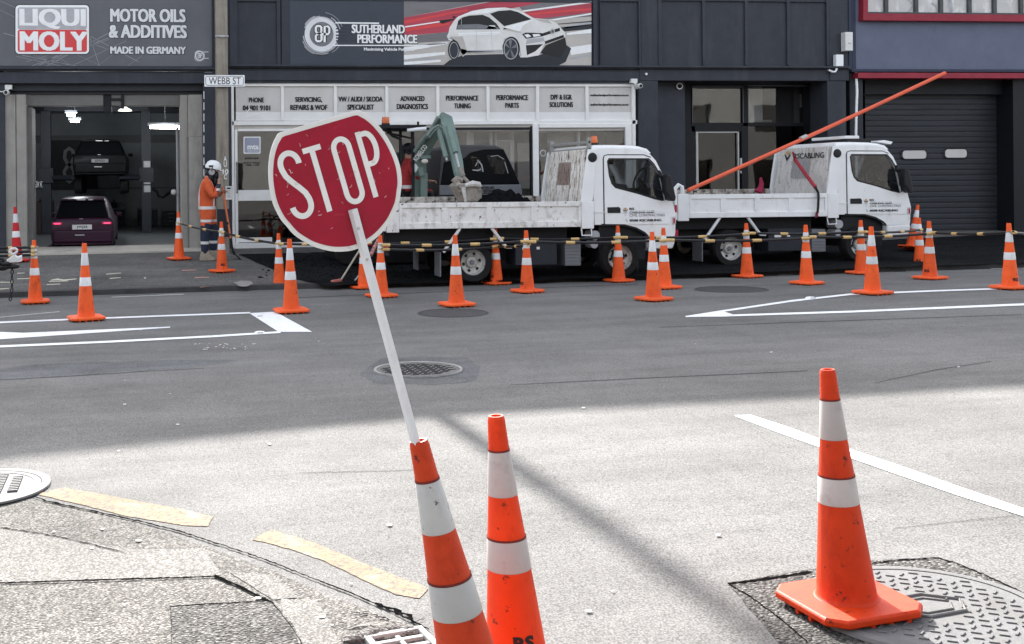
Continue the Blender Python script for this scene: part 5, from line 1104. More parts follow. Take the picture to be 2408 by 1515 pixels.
bench('widest dark cabinet behind the plum hatchback',200,296,490,34.5); bench('dark cabinet with a pale handle just left of the right lift post',322,372,490,34.0); bench('dark cabinet at the far right corner of the garage bay',380,425,492,34.0); bench('tall dark cabinet against the left garage wall',92,124,468,31.0)
bq = at(206,488,34.6)
for k,(u,hh) in enumerate(((180,.25),(195,.34),(214,.22),(232,.48),(246,.3),(268,.26),(286,.2))):
    a = at(u,489.5,34.7); q = MB(); q.lathe([(.0,0),(.09,.0),(.09,hh*.7),(.035,hh*.82),(.03,hh)],10); o = q.build('oil_bottle','dark2' if k%3 else 'grey',None,40); o.location = a
    tag(o,['leftmost and short dark bottle on the widest garage cabinet','second bottle from the left on the widest garage cabinet','third and shortest bottle from the left on the widest garage cabinet','tallest bottle in the middle of the widest garage cabinet','bottle just right of the tallest one on the widest garage cabinet','second bottle from the right on the widest garage cabinet','rightmost small bottle on the widest garage cabinet'][k],'bottle','bottles on the workshop cabinet')
a = at(372,455,33); q = MB(); L_ = [at(u,v,33) for u,v in ((358,445),(368,450),(374,462),(384,464),(396,455),(406,448),(424,447))]; q.tube(L_,.04,7); tag(q.build('air_hose','dark2',None,40),'dark air hose looped between the right lift post and the garage wall','hose')
a = at(100,520,30); q = MB(); q.lathe([(0,0),(.28,0),(.29,.03),(.27,.06),(.28,.45),(.27,.48),(.29,.86),(0,.88)],20); o = q.build('oil_drum',pmat('dark_drum',(.05,.035,.035),.5,.2,6),None,40); o.location = (a.x,30,lz); tag(o,'dark oil drum standing by the left lift post','drum')
def lampx(lab,u0,v0,u1,v1,Y,r=.03):
    a,b = at(u0,v0,Y),at(u1,v1,Y); t = thing('tube_light',lab,'light',a,group='lit tube lights in the garage'); d = b-a
    q = MB(); q.tube([(0,0,0),d],r,8); q.build('tube','lamp',t,40); ld = bpy.data.lights.new('lamp_light','POINT'); ld.energy = 24; ld.shadow_soft_size = .15; ld.color = (.93,.97,1); lo = bpy.data.objects.new('lamp_light',ld); COL.objects.link(lo); lo.parent = t; lo.location = d*.5+Vector((0,-.1,-.18)); q = MB(); q.box(-.05,d.x+.05,-.07,.07,.03+max(0,d.z),.09+max(0,d.z)); q.cyl((d.x*.5,0,.08),(d.x*.5,0,1.0),.01,n=6); q.build('fitting','grey',t)
lampx('longest lit tube light at the right of the garage beside the pillar',352,298,424,300,27.0,.045)
lampx('short lit tube light above the raised car, left one',158,269,176,272,25.5,.03); lampx('thin dim tube light hung over the left side of the raised car',166,285,186,286,27.5,.02)
a = at(294,258,23.4); t = thing('bay_lamp','pale hanging bay lamp just behind the garage lintel','light',a)
MB().lathe([(.15,-.03),(.13,.0),(.05,.04),(.03,.07)],20).build('shade',emit('lit_shade',(.85,.82,.72),.75),t,40); q = MB(); q.cyl((0,0,.06),(.02,0,.7),.012,n=6); q.build('stem','grey',t)
a = at(163,388,35.9); t = thing('wall_logo_sign','round grey monogram sign on the garage back wall left of the raised car','sign',a,world=True); q = MB(); q.box(a.x-.7,a.x+.9,a.y,a.y+.05,a.z-.8,a.z+.8); q.build('panel','dark2',t)
q = MB(); yq = a.y-.01; q.stroke([(a.x+x_*.6,a.z+z_*.75) for x_,z_ in ((.25,.3),(.2,.6),(0,.72),(-.2,.6),(-.25,.3),(-.1,.08),(.1,-.05),(.28,-.3),(.2,-.6),(0,-.75),(-.2,-.6),(-.28,-.3),(-.1,-.05),(.1,.08),(.25,.3))],.11,yq); q.build('monogram','lgrey',t)
a = at(84,434,YF+.9); t = thing('warning_sign','small white warning sign on the left garage door jamb','sign',a); w_ = 15*a.y/FU; h_ = 7*a.y/FU
MB().box(-w_,w_,-.015,.0,-h_,h_).build('panel','offwhite',t,bevel=.004); q = MB(); q.box(-w_*.92,w_*.1,-.018,-.0155,h_*.2,h_*.8); q.text('CAUTION',-w_*.9,w_*.08,-h_*.6,-h_*.05,-.017,.03); q.stroke([(w_*.58+.055*math.cos(R(30*k)),.055*math.sin(R(30*k))) for k in range(12)],.015,-.017,closed=True); q.stroke([(w_*.58,.035),(w_*.58,-.04)],.03,-.0172); q.build('pictogram','ink',t)
a = at(414,452,23.2); t = thing('jamb_camera','small pale camera on the inside of the right garage jamb','camera',a); MB().ball((-.05,-.02,0),.06).build('head','offwhite',t,60); MB().box(-.02,.06,-.02,.03,-.05,.05).build('mount','lgrey',t,bevel=.006)
a0_ = at(417,300,23.25); q = MB(); q.cyl((a0_.x,23.25,lz),(a0_.x,23.25,a0_.z),.03,n=8); tag(q.build('downpipe','lgrey',None,40),'thin pale vertical pipe inside the right edge of the garage bay','pipe')

# ================================================================== CONES
def vary(m):                                             # each copy carries its own grime and fading
    t = m.node_tree; N = t.nodes; L = t.links; oi = N.new('ShaderNodeObjectInfo'); k = N.new('ShaderNodeMath'); k.operation = 'MULTIPLY'; k.inputs[1].default_value = 37; L.new(oi.outputs['Random'],k.inputs[0])
    tc = [n for n in N if n.type == 'TEX_COORD'][0]; av = N.new('ShaderNodeVectorMath'); av.operation = 'ADD'
    for l in list(tc.outputs['Object'].links): s_ = l.to_socket; L.remove(l); L.new(av.outputs[0],s_)
    L.new(tc.outputs['Object'],av.inputs[0]); L.new(k.outputs[0],av.inputs[1])
    b = N['Principled BSDF']; src = b.inputs['Base Color'].links[0].from_socket; mr = N.new('ShaderNodeMapRange'); mr.inputs['To Min'].default_value = .84; mr.inputs['To Max'].default_value = 1.06; L.new(oi.outputs['Random'],mr.inputs[0])
    x = N.new('ShaderNodeMix'); x.data_type = 'RGBA'; x.blend_type = 'MULTIPLY'; x.inputs[0].default_value = 1; L.new(src,x.inputs[6]); L.new(mr.outputs[0],x.inputs[7]); L.new(x.outputs[2],b.inputs['Base Color'])
    return m
def conemat(n, col, dk, amt=.60):
    m = pmat(n, col, .55, .10, 6, .06, 120, spec=.25, dirt=[((col[0]*.55,col[1]*.45,col[2]*.4), amt-.03, amt+.2, 7, (1,1,.6)),(dk, amt+.06, amt+.10, 22)])
    return vary(m)
M['cone'] = conemat('orange_cone_plastic', (.92,.125,.026), (.16,.03,.015), .565)
M['conenear'] = conemat('backlit_orange_cone_plastic', (.66,.044,.004), (.14,.02,.01), .545)  # deeper copy of the cone orange: backlit shade put into the colour
M['conedirty'] = conemat('grimy_orange_cone_plastic', (.50,.042,.008), (.09,.02,.015), .555)
M['conered'] = conemat('red_cone_plastic', (.52,.022,.025), (.12,.01,.01))
M['band'] = pmat('white_reflective_band', (.70,.70,.70), .35, .07, 9, .05, 200, dirt=[((.45,.43,.41), .58, .75, 8),((.13,.11,.10), .66,.69, 24)])
M['bandnear'] = pmat('backlit_reflective_band', (.44,.395,.378), .35, .05, 7, .06, 260, dirt=[((.30,.255,.24), .54, .76, 7),((.13,.09,.08), .665,.69, 26)])  # white band of the backlit near cones, shade put into its colour
M['band2'] = pmat('grey_reflective_band', (.45,.445,.435), .35, .08, 7, .06, 260, dirt=[((.36,.35,.34), .52, .72, 9, (1,1,.4)),((.06,.05,.05), .62,.65, 22)])
for k in ('band','bandnear','band2'): vary(M[k])
M['cbar'] = pmat('black_barrier_plastic', (.016,.016,.018), .4, .2, 10)
M['ybar'] = pmat('tan_yellow_sleeve', (.62,.42,.17), .5, .15, 14, dirt=[((.35,.24,.10),.6,.75,20)])
CP = [(.104,.062),(.0995,.10),(.070,.402),(.0615,.504),(.047,.642),(.0335,.788),(.027,.893),(.025,.9)]
def cr_(z):
    for (r0,z0),(r1,z1) in zip(CP,CP[1:]):
        if z <= z1: return r0+(r1-r0)*max(0,(z-z0)/(z1-z0))
    return .025
def make_cone(name, n, mat, band, seams=False):
    t = thing(name,'','traffic cone')
    q = MB(); pf = [(.116,.046),(.108,.051),(.1035,.060),(cr_(.10),.10)]
    for z in (.2,.3,.402,.504,.573,.642,.715,.788): pf.append((cr_(z),z))
    for k in range(7): z = .80+.0135*k; pf += [(cr_(z)+.0008,z),(cr_(z)-.0004,z+.007)]
    pf += [(.0265,.893),(.024,.9),(.017,.9),(.015,.85)]
    q.lathe(pf,n); q.build('body',mat,t,35)
    for z0,z1 in ((.402,.504),(.642,.788)):
        q = MB(); q.lathe([(cr_(z0)+.0002,z0),(cr_(z0)+.0018,z0+.002),(cr_(z1)+.0018,z1-.002),(cr_(z1)+.0002,z1)],n,caps=False); bd = q.build('reflective_band',band,t,35)
        if seams:
            q = MB(); q.lathe([(cr_(z1)+.0021,z1-.003),(cr_(z1+.006)+.0021,z1+.004)],n,caps=False); q.build('band_seam',pmat('dark_red_seam',(.12,.015,.012),.6,.3,20),bd,35)
    q = MB(); c = .055; s = .2; oc = [(s,-s+c),(s,s-c),(s-c,s),(-s+c,s),(-s,s-c),(-s,-s+c),(-s+c,-s),(s-c,-s)]
    q.loft([[(x*.985,y*.985,.018) for x,y in oc],[(x,y,.024) for x,y in oc],[(x,y,.040) for x,y in oc],[(x*.96,y*.96,.048) for x,y in oc]]); q.build('base',mat,t,bevel=.003)
    q = MB()
    for a in range(4):
        for k in (-.11,-.037,.037,.11):
            x,y = (k,-.178) if a == 0 else (k,.178) if a == 1 else (-.178,k) if a == 2 else (.178,k)
            if a > 1 and abs(k) > .1: continue
            q.box(x-.008,x+.008,y-.008,y+.008,-.004,.019)
    q.build('base_feet',mat,t)
    return t
def cone_text(t, ang, z, h, w, s='RS'):
    vs, fs = glyphs(s,.05,0); ax=[p[0] for p in vs]; az=[p[1] for p in vs]; a0,a1,b0,b1=min(ax),max(ax),min(az),max(az); o=[]
    for p in vs:
        zz = z+(p[1]-b0)/(b1-b0)*h; r = cr_(zz)+.0022; a = ang+((p[0]-a0)/(a1-a0)-.5)*w/r; o.append((r*math.cos(a),r*math.sin(a),zz))
    q = MB(); q.add(o,fs); q.build('lettering','ink',t)
proto = make_cone('traffic_cone',24,'cone','band'); CG = 'orange traffic cones'
CONES = [ # base u, v, top v, ground, scale override, zrot, letters angle, label
 ('c2',83,713,565,G,8,None,'orange cone at the left edge with three striped bars tied to its neck'),
 ('c3',203,753,572,G,14,None,'orange cone standing on the long white line in front of the garage bay'),
 ('c4',421,611,498,FP,20,None,'orange cone on the footpath by the right garage pillar, behind the worker'),
 ('c5',522,640,522,FP,35,.2,'orange cone with black letters on the footpath right beside the worker'),
 ('c6',657,677,549,G,12,None,'orange cone at the kerb, rear one of the overlapping pair left of the stop sign'),
 ('c7',685,735,562,G,5,None,'orange cone on the thick white block, front one of the overlapping pair'),
 ('c8',856,679,575,G,10,None,'orange cone mostly hidden behind the stop sign pole'),
 ('c9',897,699,553,G,16,None,'orange cone just right of the stop sign pole below the truck tailgate'),
 ('c10',1074,720,553,G,7,None,'orange cone in front of the older truck rear wheel, above a dark cover'),
 ('c11',1167,669,537,G,11,-.75,'orange cone right behind the older truck rear wheel with three bar ends stacked on it'),
 ('c12',1240,688,542,G,18,-.9,'orange cone under the middle of the older truck tray, in the nearer bar row'),
 ('c13',1455,663,531,G,9,None,'orange cone standing in front of the older truck front wheel'),
 ('c14',1537,707,545,G,15,None,'orange cone in front, overlapping another cone below the older truck nose'),
 ('c15',1563,679,536,G,6,None,'orange cone behind the front one of the pair below the older truck nose'),
 ('c16',1757,653,525,G,12,None,'orange cone beside the rear wheel of the cleaner truck'),
 ('c17',1897,669,529,G,19,None,'orange cone in the middle between the cleaner truck wheels'),
 ('c18',2026,645,518,G,8,None,'orange cone in front of the cleaner truck front wheel, half behind another cone'),
 ('c19',2052,692,533,G,13,None,'orange cone standing on the white wedge line in front of the cleaner truck cab'),
 ('c20',2163,630,513,G,10,-.2,'orange cone at the kerb half hidden behind a black lettered cone by the truck nose'),
 ('c21',2187,657,520,G,17,-.45,'black lettered orange cone at the right end of the cleaner truck, nearest of three'),
 ('c22',2376,680,525,G,4,.75,'orange cone at the far right edge in front of the dark roller door end'),
]
CP3 = {}
for i,(k,u,v,vt,fn,rz,la,lab) in enumerate(CONES):
    p = hit(u,v,fn); h = at(u,vt,p.y).z-p.z; sc = max(.93,min(1.06,h/.9))
    o = proto if i == 0 else dup(proto)
    o.location = p; o.scale = (sc,)*3; o.rotation_euler = (0,-math.atan(slope(p.y)),R(rz)); tag(o,lab,None,CG); CP3[k] = (p,sc)
    if la is not None: cone_text(o, -math.pi/2-R(rz)+la-math.atan2(p.x,p.y), .115, .045, .075)
# tilted cone against the truck nose, red cone by the garage
p = hit(2143,592,FP); o = dup(proto); o.location = p+Vector((0,0,.045)); o.scale = (.93,)*3; o.rotation_euler = (0,R(14),R(20)); tag(o,'tilted orange cone on the footpath leaning away from the truck nose, farthest of three',None,CG)
rp = make_cone('traffic_cone',24,'conered','band'); p = hit(40,616,FP); rp.location = p; rp.scale = (1.06,1.06,1.12); rp.rotation_euler = (0,R(-1.5),R(18)); tag(rp,'red cone with white bands beside the left concrete garage pillar',None,'red traffic cones')
# the three near cones
n1 = make_cone('traffic_cone',64,'conenear','bandnear',True); p = Vector((2.525,3.70,G(2.525,3.70))); n1.location = p+Vector((0,0,.011)); n1.rotation_euler = Matrix.Rotation(R(-4.6),4,'Y').to_euler(); n1.rotation_euler = (Matrix.Rotation(R(-4.6),4,'Y') @ Matrix.Rotation(R(3),4,'Z')).to_euler(); n1.scale = (.95,.95,.965)
tag(n1,'nearest bright orange cone at lower right, its base overlapping the large manhole cover',None,CG)
n2 = make_cone('traffic_cone',64,'conenear','bandnear',True); Y_ = 3.42; b_ = at(1222,1612,Y_); b_.z = G(b_.x,Y_)+.0; n2.location = b_; n2.rotation_euler = (Matrix.Rotation(R(-4.6),4,'Y') @ Matrix.Rotation(R(20),4,'Z')).to_euler(); n2.scale = (.985,)*3
cone_text(n2, -math.pi/2-R(20)+.10-math.atan2(b_.x-.6,b_.y)*.6, .165, .045, .07)
tag(n2,'upright bright orange cone cut off by the bottom edge, right behind the stop sign cone',None,CG)
n3 = make_cone('traffic_cone',64,'conedirty','band2',True); Y_ = 3.0; tp = at(984,1036,Y_); ax_ = Vector((-math.sin(R(12.4)),0,math.cos(R(12.4)))); n3.location = tp-ax_*.9*1.0; n3.rotation_euler = (Matrix.Rotation(R(-12.4),4,'Y') @ Matrix.Rotation(R(15),4,'Z')).to_euler()
tag(n3,'grimy leaning orange cone at the bottom edge that holds the stop sign pole',None,CG)

# ================================================================== STOP SIGN
Ys = 2.98; cs = at(784,426,Ys); th = R(16); K = .3575*Ys/FU
sg = thing('stop_sign','red stop paddle with a flat top on a white pole tilted in a grimy cone','stop sign',cs,(0,-th,0))
def lc(a,b): 
    dx,dy = (a-584)*K, -(b-533)*K; return dx*math.cos(th)+dy*math.sin(th), -dx*math.sin(th)+dy*math.cos(th)
SHP = [(-294,413),(-360,326),(-408,220),(-436,112),(-447,-14),(-430,-123),(-402,-190),(-368,-261),(-310,-330),(-258,-377),(-165,-433),(-70,-463),(0,-470)]
def disc(k, ins=0):
    R_ = [(-x,y) for x,y in SHP[-2::-1]]; P_ = SHP+R_; n = len(P_); o = []
    for i in range(n-1):
        p0,p1,p2,p3 = P_[max(i-1,0)],P_[i],P_[i+1],P_[min(i+2,n-1)]
        for t in (0,.25,.5,.75): o.append(tuple(.5*((2*p1[a])+(p2[a]-p0[a])*t+(2*p0[a]-5*p1[a]+4*p2[a]-p3[a])*t*t+(3*p1[a]-p0[a]-3*p2[a]+p3[a])*t**3) for a in (0,1)))
    o.append(P_[-1]); o = o[2:-2]+[(284,417-ins*.3),(260,421-ins*.3),(-260,421-ins*.3),(-284,417-ins*.3)]
    return [((15+x*k)*K,(-10+y*k)*K) for x,y in o]
rD = 455*K
pl = MB(); pl.prism(disc(1.0),-.003,.003); pl.build('plate',pmat('scuffed_white_border',(.70,.70,.69),.4,.05,8,dirt=[((.45,.43,.42),.60,.75,22),((.2,.18,.17),.69,.71,40)]),sg,bevel=.001,seg=1)
fc = MB(); fc.poly(disc(.93,10),-.0042); fc.build('red_face',pmat('scratched_red_sheeting',(.30,.003,.024),.45,.14,9,spec=.3,dirt=[((.40,.03,.06),.60,.72,30,(1,1,3)),((.62,.30,.33),.705,.715,44,(1,1,.4)),((.18,.003,.015),.62,.8,7)]),sg)
u1 = K
def glyph(name, strokes, w):
    q = MB()
    for k,(L_,cl_) in enumerate(strokes): q.stroke([(a*u1,b*u1) for a,b in L_],w*u1,-.0056-.00015*k,closed=cl_)
    q.build(name,pmat('white_sheeting',(.74,.74,.735),.4,.05,14,dirt=[((.45,.42,.41),.62,.74,26),((.35,.08,.10),.715,.72,34)]),sg)
def arc(cx,cz,rx,rz,a0,a1,n=18): return [(cx+rx*math.cos(R(a0+(a1-a0)*i/n)),cz+rz*math.sin(R(a0+(a1-a0)*i/n))) for i in range(n+1)]
Sx = -252
glyph('letter',[(arc(Sx,190,62,74,-8,90,10)+arc(Sx,190,62,74,95,180,9)+[(Sx-60,165),(Sx-48,120),(Sx-20,75),(Sx+18,25),(Sx+48,-20),(Sx+61,-62),(Sx+63,-85)]+arc(Sx,-92,63,74,0,-180,18)[1:],False)],38)
glyph('letter',[([(-146,246),(-20,246)],False),([(-83,246),(-83,-186)],False)],37)
Ox = 112
glyph('letter',[(arc(Ox,194,52,62,0,180,16)+arc(Ox,-112,52,62,180,360,16),True)],36)
glyph('letter',[([(244,268),(244,-184)],False),([(238,246),(285,246)]+arc(286,143,52,103,85,-85,18)+[(238,40)],False)],36)
q = MB(); rg = random.Random(12)
for i in range(34):
    a = rg.uniform(0,6.28); r = rD*.86*math.sqrt(rg.random()); x,z = r*math.cos(a), r*math.sin(a)*.9
    l = rg.uniform(.0015,.007)*(2.2 if i%9 == 0 else 1); an = rg.choice([rg.uniform(-.6,.4),rg.uniform(1,1.9)]); q.stroke([(x,z),(x+l*math.cos(an),z+l*math.sin(an)),(x+l*1.7*math.cos(an+.3),z+l*1.7*math.sin(an+.3))],rg.uniform(.0005,.0022),-.0049)
q.build('chips',pmat('chipped_paint',(.60,.38,.40),.6,.25,60),sg)
pt = Vector((lc(705,722)[0],-.016,lc(705,722)[1])); 
tpw = Vector((tp.x,tp.y,tp.z))-ax_*.22; rel = tpw-cs; pbt = Vector((rel.x*math.cos(-th)+0,rel.y,0)); pbt = Matrix.Rotation(th,3,'Y') @ rel
d = (pbt-pt); e = d.normalized(); s_ = e.cross(Vector((0,1,0))).normalized(); f_ = Vector((0,1,0)); hw = .0098; rt = R(24); s2 = s_*math.cos(rt)+f_*math.sin(rt); f2 = -s_*math.sin(rt)+f_*math.cos(rt)
q = MB(); q.loft([[p+s2*hw*a+f2*hw*b for a,b in ((-1,-1),(1,-1),(1,1),(-1,1))] for p in (pt,pbt)]); q.build('pole',pmat('white_square_tube',(.66,.67,.69),.35,.08,12,metal=.1,dirt=[((.38,.37,.36),.60,.75,16),((.12,.11,.11),.70,.72,40)]),sg,bevel=.0012)
q = MB(); 
for k in (.06,.16): c = pt+d*k; q.lathe([(.0045,-.0125),(.004,-.0145),(0,-.015)],10,(c.x,c.y,c.z),'y')
q.build('rivet','steel',sg)

# ================================================================== STRIPED BARS
BG = 'black and yellow striped barrier bars'
def bar(ka, va, kb, vb, lab, ua=None, ub=None):
    def end(k, v, u=None):
        if k in CP3:
            p,sc = CP3[k]; z = at(p.x and u or 0,v,p.y).z if u else None
            uu = [c for c in CONES if c[0] == k][0][1]; z = at(uu,v,p.y).z; r = cr_(min(.9,(z-p.z)/sc))*sc; return Vector((p.x,p.y-r-.02,z)), r
        return at(u,v,k), 0
    a,ra = end(ka,va,ua); b,rb_ = end(kb,vb,ub); d = b-a; L_ = d.length
    t = thing('barrier_bar',lab,'barrier bar',a,group=BG)
    sag = lambda f: d*f+Vector((0,0,-.012*L_*math.sin(math.pi*f)))
    q = MB(); q.tube([sag(k/8) for k in range(9)],.0185,10); q.build('tube','cbar',t,40)
    for f0,f1 in ((.0,.055),(.27,.335),(.60,.665),(.945,1.0)):
        q = MB(); q.tube([sag(f0),sag(f1)],.0225,10); q.build('yellow_sleeve','ybar',t,40)
    for (k,r,f) in ((ka,ra,0),(kb,rb_,1)):
        if k in CP3:
            c = Vector((CP3[k][0].x,CP3[k][0].y,(a if f == 0 else b).z))-a; q = MB(); q.tube([c+Vector(((r+.010)*math.cos(R(30*j)),(r+.010)*math.sin(R(30*j)),.006*math.sin(R(60*j)))) for j in range(12)],.009,6,closed=True); q.build('end_loop',pmat('tan_cord',(.42,.36,.26),.7,.2,20),t,40)
bar('c4',524,'c5',545,'striped bar sloping down in front of the worker to the lettered cone')
bar('c5',546,'c6',573,'striped bar in front of the shop door between the worker and the stop sign')
bar('c6',573,'c8',571,'striped bar passing behind the lower edge of the stop sign')
bar('c8',571,'c11',561,'top one of three striped bars below the older truck tray, reaching the rear cone')
bar('c9',576,'c12',567,'middle one of three striped bars below the older truck tray, reaching the nearer cone')
bar('c9',586,'c11',580,'lowest of three striped bars below the older truck tray, over the rear wheel')
bar('c11',579,'c12',575,'shortest striped bar joining the two cones under the middle of the older truck')
bar('c11',560,'c13',558,'upper striped bar of the pair below the older truck, left of its front wheel')
bar('c12',568,'c15',565,'lower striped bar of the pair across the older truck front wheel')
bar('c13',558,'c16',550,'upper striped bar bridging the gap between the two trucks')
bar('c15',564,'c17',560,'lower striped bar in front of the cleaner truck rear wheel')
bar('c16',548,'c18',545,'upper striped bar between the cleaner truck wheels')
bar('c17',557,'c21',549,'lower striped bar reaching right across the cleaner truck front wheel')
bar('c18',545,'c20',540,'striped bar in front of the cleaner truck white bumper')
bar('c21',547,'c22',546,'striped bar alone in front of the dark roller door')
bar('c22',546,15.0,541,'striped bar running off the right edge behind the last cone',ub=2470)
for v,l in ((581,'top'),(591,'middle'),(599,'lowest')): bar(15.4,v+1,'c2',v,l+' of three striped bars running off the left edge to the first cone',ua=-75)

# ================================================================== TOOLS AND BITS
Zb = O1((771.2,548.4),.1018)
a = hit(*Zb(200,1255),G); Yb_ = a.y
bh = at(*Zb(300,1085),Yb_); t = thing('broom','push broom with red bristles and pale handle leaning at the kerb by the stop sign','broom',a)
tp2 = at(*Zb(790,300),Yb_+.12)
q = MB(); q.tube([bh-a,tp2-a],.014,8); q.build('handle',pmat('pale_wood',(.50,.46,.38),.6,.15,12),t,40)
q = MB(); h1,h2 = at(*Zb(70,1125),Yb_)-a, at(*Zb(310,1080),Yb_)-a; q.loft([[p+Vector((0,y_,z_)) for y_,z_ in ((-.03,-.02),(.03,-.02),(.03,.02),(-.03,.02))] for p in (h1,h2)]); q.build('head',pmat('faded_red_block',(.48,.17,.14),.6,.2,12),t,bevel=.006)
q = MB()
for k in range(14):
    f = k/13; p = h1.lerp(h2,f)+Vector((0,0,-.02)); q.tube([p,p+Vector((-.02+.05*f,-.0,-.085+.02*abs(f-.5)))],[.013,.017],6)
q.build('bristles',pmat('red_bristle',(.42,.10,.09),.8,.3,40),t)
a = hit(*Zb(535,1235),G); b = at(*Zb(800,885),a.y+.1); q = MB(); q.tube([Vector(),(b-a)],.013,8); o = q.build('grey_stick','lgrey',None,40); o.location = a+Vector((0,0,.013)); tag(o,'bare grey stick leaning at the kerb left of the half hidden cone','stick')
a = at(*Zb(985,515),15.6); b = at(*Zb(1155,150),15.9); q = MB(); q.tube([Vector(),(b-a)*.62,(b-a)*.63,(b-a)],[.028,.028,.022,.022],10); o = q.build('pink_tube',pmat('dull_pink_grip',(.38,.16,.15),.5,.25,10,dirt=[((.08,.02,.02),.5,.6,12)]),None,40); o.location = a; tag(o,'dull pink tube tilted behind the bar end right of the stop sign pole','tube')
# tangle at the left edge
Zl = O1((0,557),.1414); Yl = 15.25
def TL(L_,Y=Yl): return [at(*Zl(a,b),Y) for a,b in L_]
q = MB(); q.tube(TL([(165,225),(200,200),(255,195),(285,215),(280,250),(240,280),(195,290),(165,262)]),.018,8,closed=True); tag(q.build('rope_loop','offwhite',None,40),'white loop of rope hung over the three bars at the left edge','rope')
q = MB(); P_ = TL([(105,410),(240,310),(285,350),(360,330),(370,400),(330,420),(240,425),(160,430)]); q.loft([P_,[p+Vector((0,.05,.02)) for p in P_]]); tag(q.build('white_cloth','offwhite',None,60),'crumpled white cloth hanging below the bars at the left edge','cloth')
q = MB(); rg = random.Random(4)
for k in range(9): p = at(*Zl(rg.uniform(-60,220),rg.uniform(420,510)),Yl+rg.uniform(0,.1)); q.ball(p,(rg.uniform(.06,.12),.07,rg.uniform(.03,.06)),10,6)
q.tube(TL([(-60,360),(50,370),(90,430),(150,440)]),.02,7); tag(q.build('black_bag','cbar',None,60),'bunched black plastic bag hanging at the left edge under the bars','bag')
ch = TL([(215,500),(205,545),(197,700),(202,850),(185,940),(178,1000),(168,1060),(160,1100)],15.35); lk = MB()
tot = []; 
for p,q_ in zip(ch,ch[1:]):
    n = max(1,int((q_-p).length/.045)); tot += [p.lerp(q_,k/n) for k in range(n)]
for k in range(len(tot)-1):
    a,b = tot[k],tot[k+1]; d = b-a; c = a.lerp(b,.5); e = d.normalized(); f_ = Vector((1,0,0)) if k%2 else Vector((.3,1,0)).normalized(); f_ = (f_-e*f_.dot(e)).normalized()
    lk.tube([c+e*(.032*math.cos(R(60*j)))+f_*(.02*math.sin(R(60*j))) for j in range(6)],.008,5,closed=True)
tag(lk.build('chain','ink',None,40),'black chain hanging down to the road left of the first cone','chain')

# ================================================================== PEOPLE
M['skin'] = pmat('skin', (.42,.24,.17), .55, .1, 14)
def bandmat(nm, base, bands, strap=None):
    m = pmat(nm, base, .8, .16, 11, .2, 60); t = m.node_tree; N = t.nodes; L = t.links; b = N['Principled BSDF']
    src = b.inputs['Base Color'].links[0].from_socket; tc = N.new('ShaderNodeTexCoord'); sx = N.new('ShaderNodeSeparateXYZ'); L.new(tc.outputs['Object'], sx.inputs[0]); fac = None
    def rngmask(sock, a, c):
        x = N.new('ShaderNodeMath'); x.operation = 'COMPARE'; L.new(sock, x.inputs[0]); x.inputs[1].default_value = (a+c)/2; x.inputs[2].default_value = (c-a)/2; return x.outputs[0]
    def comb(a, b_, op):
        x = N.new('ShaderNodeMath'); x.operation = op; L.new(a, x.inputs[0]); L.new(b_, x.inputs[1]); return x.outputs[0]
    for a,c in bands: k = rngmask(sx.outputs['Z'],a,c); fac = k if fac is None else comb(fac,k,'MAXIMUM')
    if strap:
        for y0,y1 in ((strap[0],strap[1]),(-strap[1],-strap[0])): fac = comb(fac, comb(rngmask(sx.outputs['Y'],y0,y1), rngmask(sx.outputs['Z'],strap[2],strap[3]),'MULTIPLY'),'MAXIMUM')
    mx = N.new('ShaderNodeMix'); mx.data_type = 'RGBA'; L.new(fac, mx.inputs[0]); L.new(src, mx.inputs[6]); mx.inputs[7].default_value = (.66,.66,.64,1); L.new(mx.outputs[2], b.inputs['Base Color'])
    return m
def skinned(name, joints, edges, mats, pick, parent, sub=2):
    me = bpy.data.meshes.new(name); me.from_pydata([j[:3] for j in joints],edges,[]); ob = bpy.data.objects.new(name,me); COL.objects.link(ob)
    sk = ob.modifiers.new('skin','SKIN'); sk.use_smooth_shade = True
    for i,j in enumerate(joints):
        v = me.skin_vertices[0].data[i]; v.radius = (j[3],j[4] if len(j) > 4 else j[3]); v.use_root = (i == 0)
    s = ob.modifiers.new('sub','SUBSURF'); s.levels = sub; s.render_levels = sub
    dg = bpy.context.evaluated_depsgraph_get(); dg.update(); m2 = bpy.data.meshes.new_from_object(ob.evaluated_get(dg)); bpy.data.objects.remove(ob)
    m2.name = name
    for m in mats: m2.materials.append(M[m] if isinstance(m,str) else m)
    for p in m2.polygons: p.material_index = pick(p.center); p.use_smooth = True
    o = bpy.data.objects.new(name,m2); COL.objects.link(o); o.parent = parent; return o
def hand(par, c, d, up, k=1, name='hand'):
    q = MB(); d = Vector(d).normalized(); up = Vector(up).normalized(); sd = d.cross(up).normalized(); c = Vector(c)
    q.loft([[c+d*x+sd*y*w_+up*z for y,z in ((-.04,-.013),(.04,-.013),(.04,.013),(-.04,.013))] for x,w_ in ((-.01,.7),(.03,.95),(.085,1.0))])
    for i,l in enumerate((.062,.072,.068,.052)):
        b = c+d*.085+sd*(-.03+.02*i); q.tube([b,b+d*l*.45+up*.006,b+d*l*.8-up*.018,b+d*l*.85-up*.042],[.0095,.009,.008,.006],6)
    b = c+d*.02-sd*.036; q.tube([b,b-sd*.025+d*.025,b-sd*.03+d*.055-up*.012],[.012,.010,.008],6)
    return q.build(name,'skin',par,60,bevel=.004)
wp_ = hit(492,612,FP); wk = thing('person','person in orange and silver work jacket, navy trousers and white helmet leaning over a shovel','person',wp_)
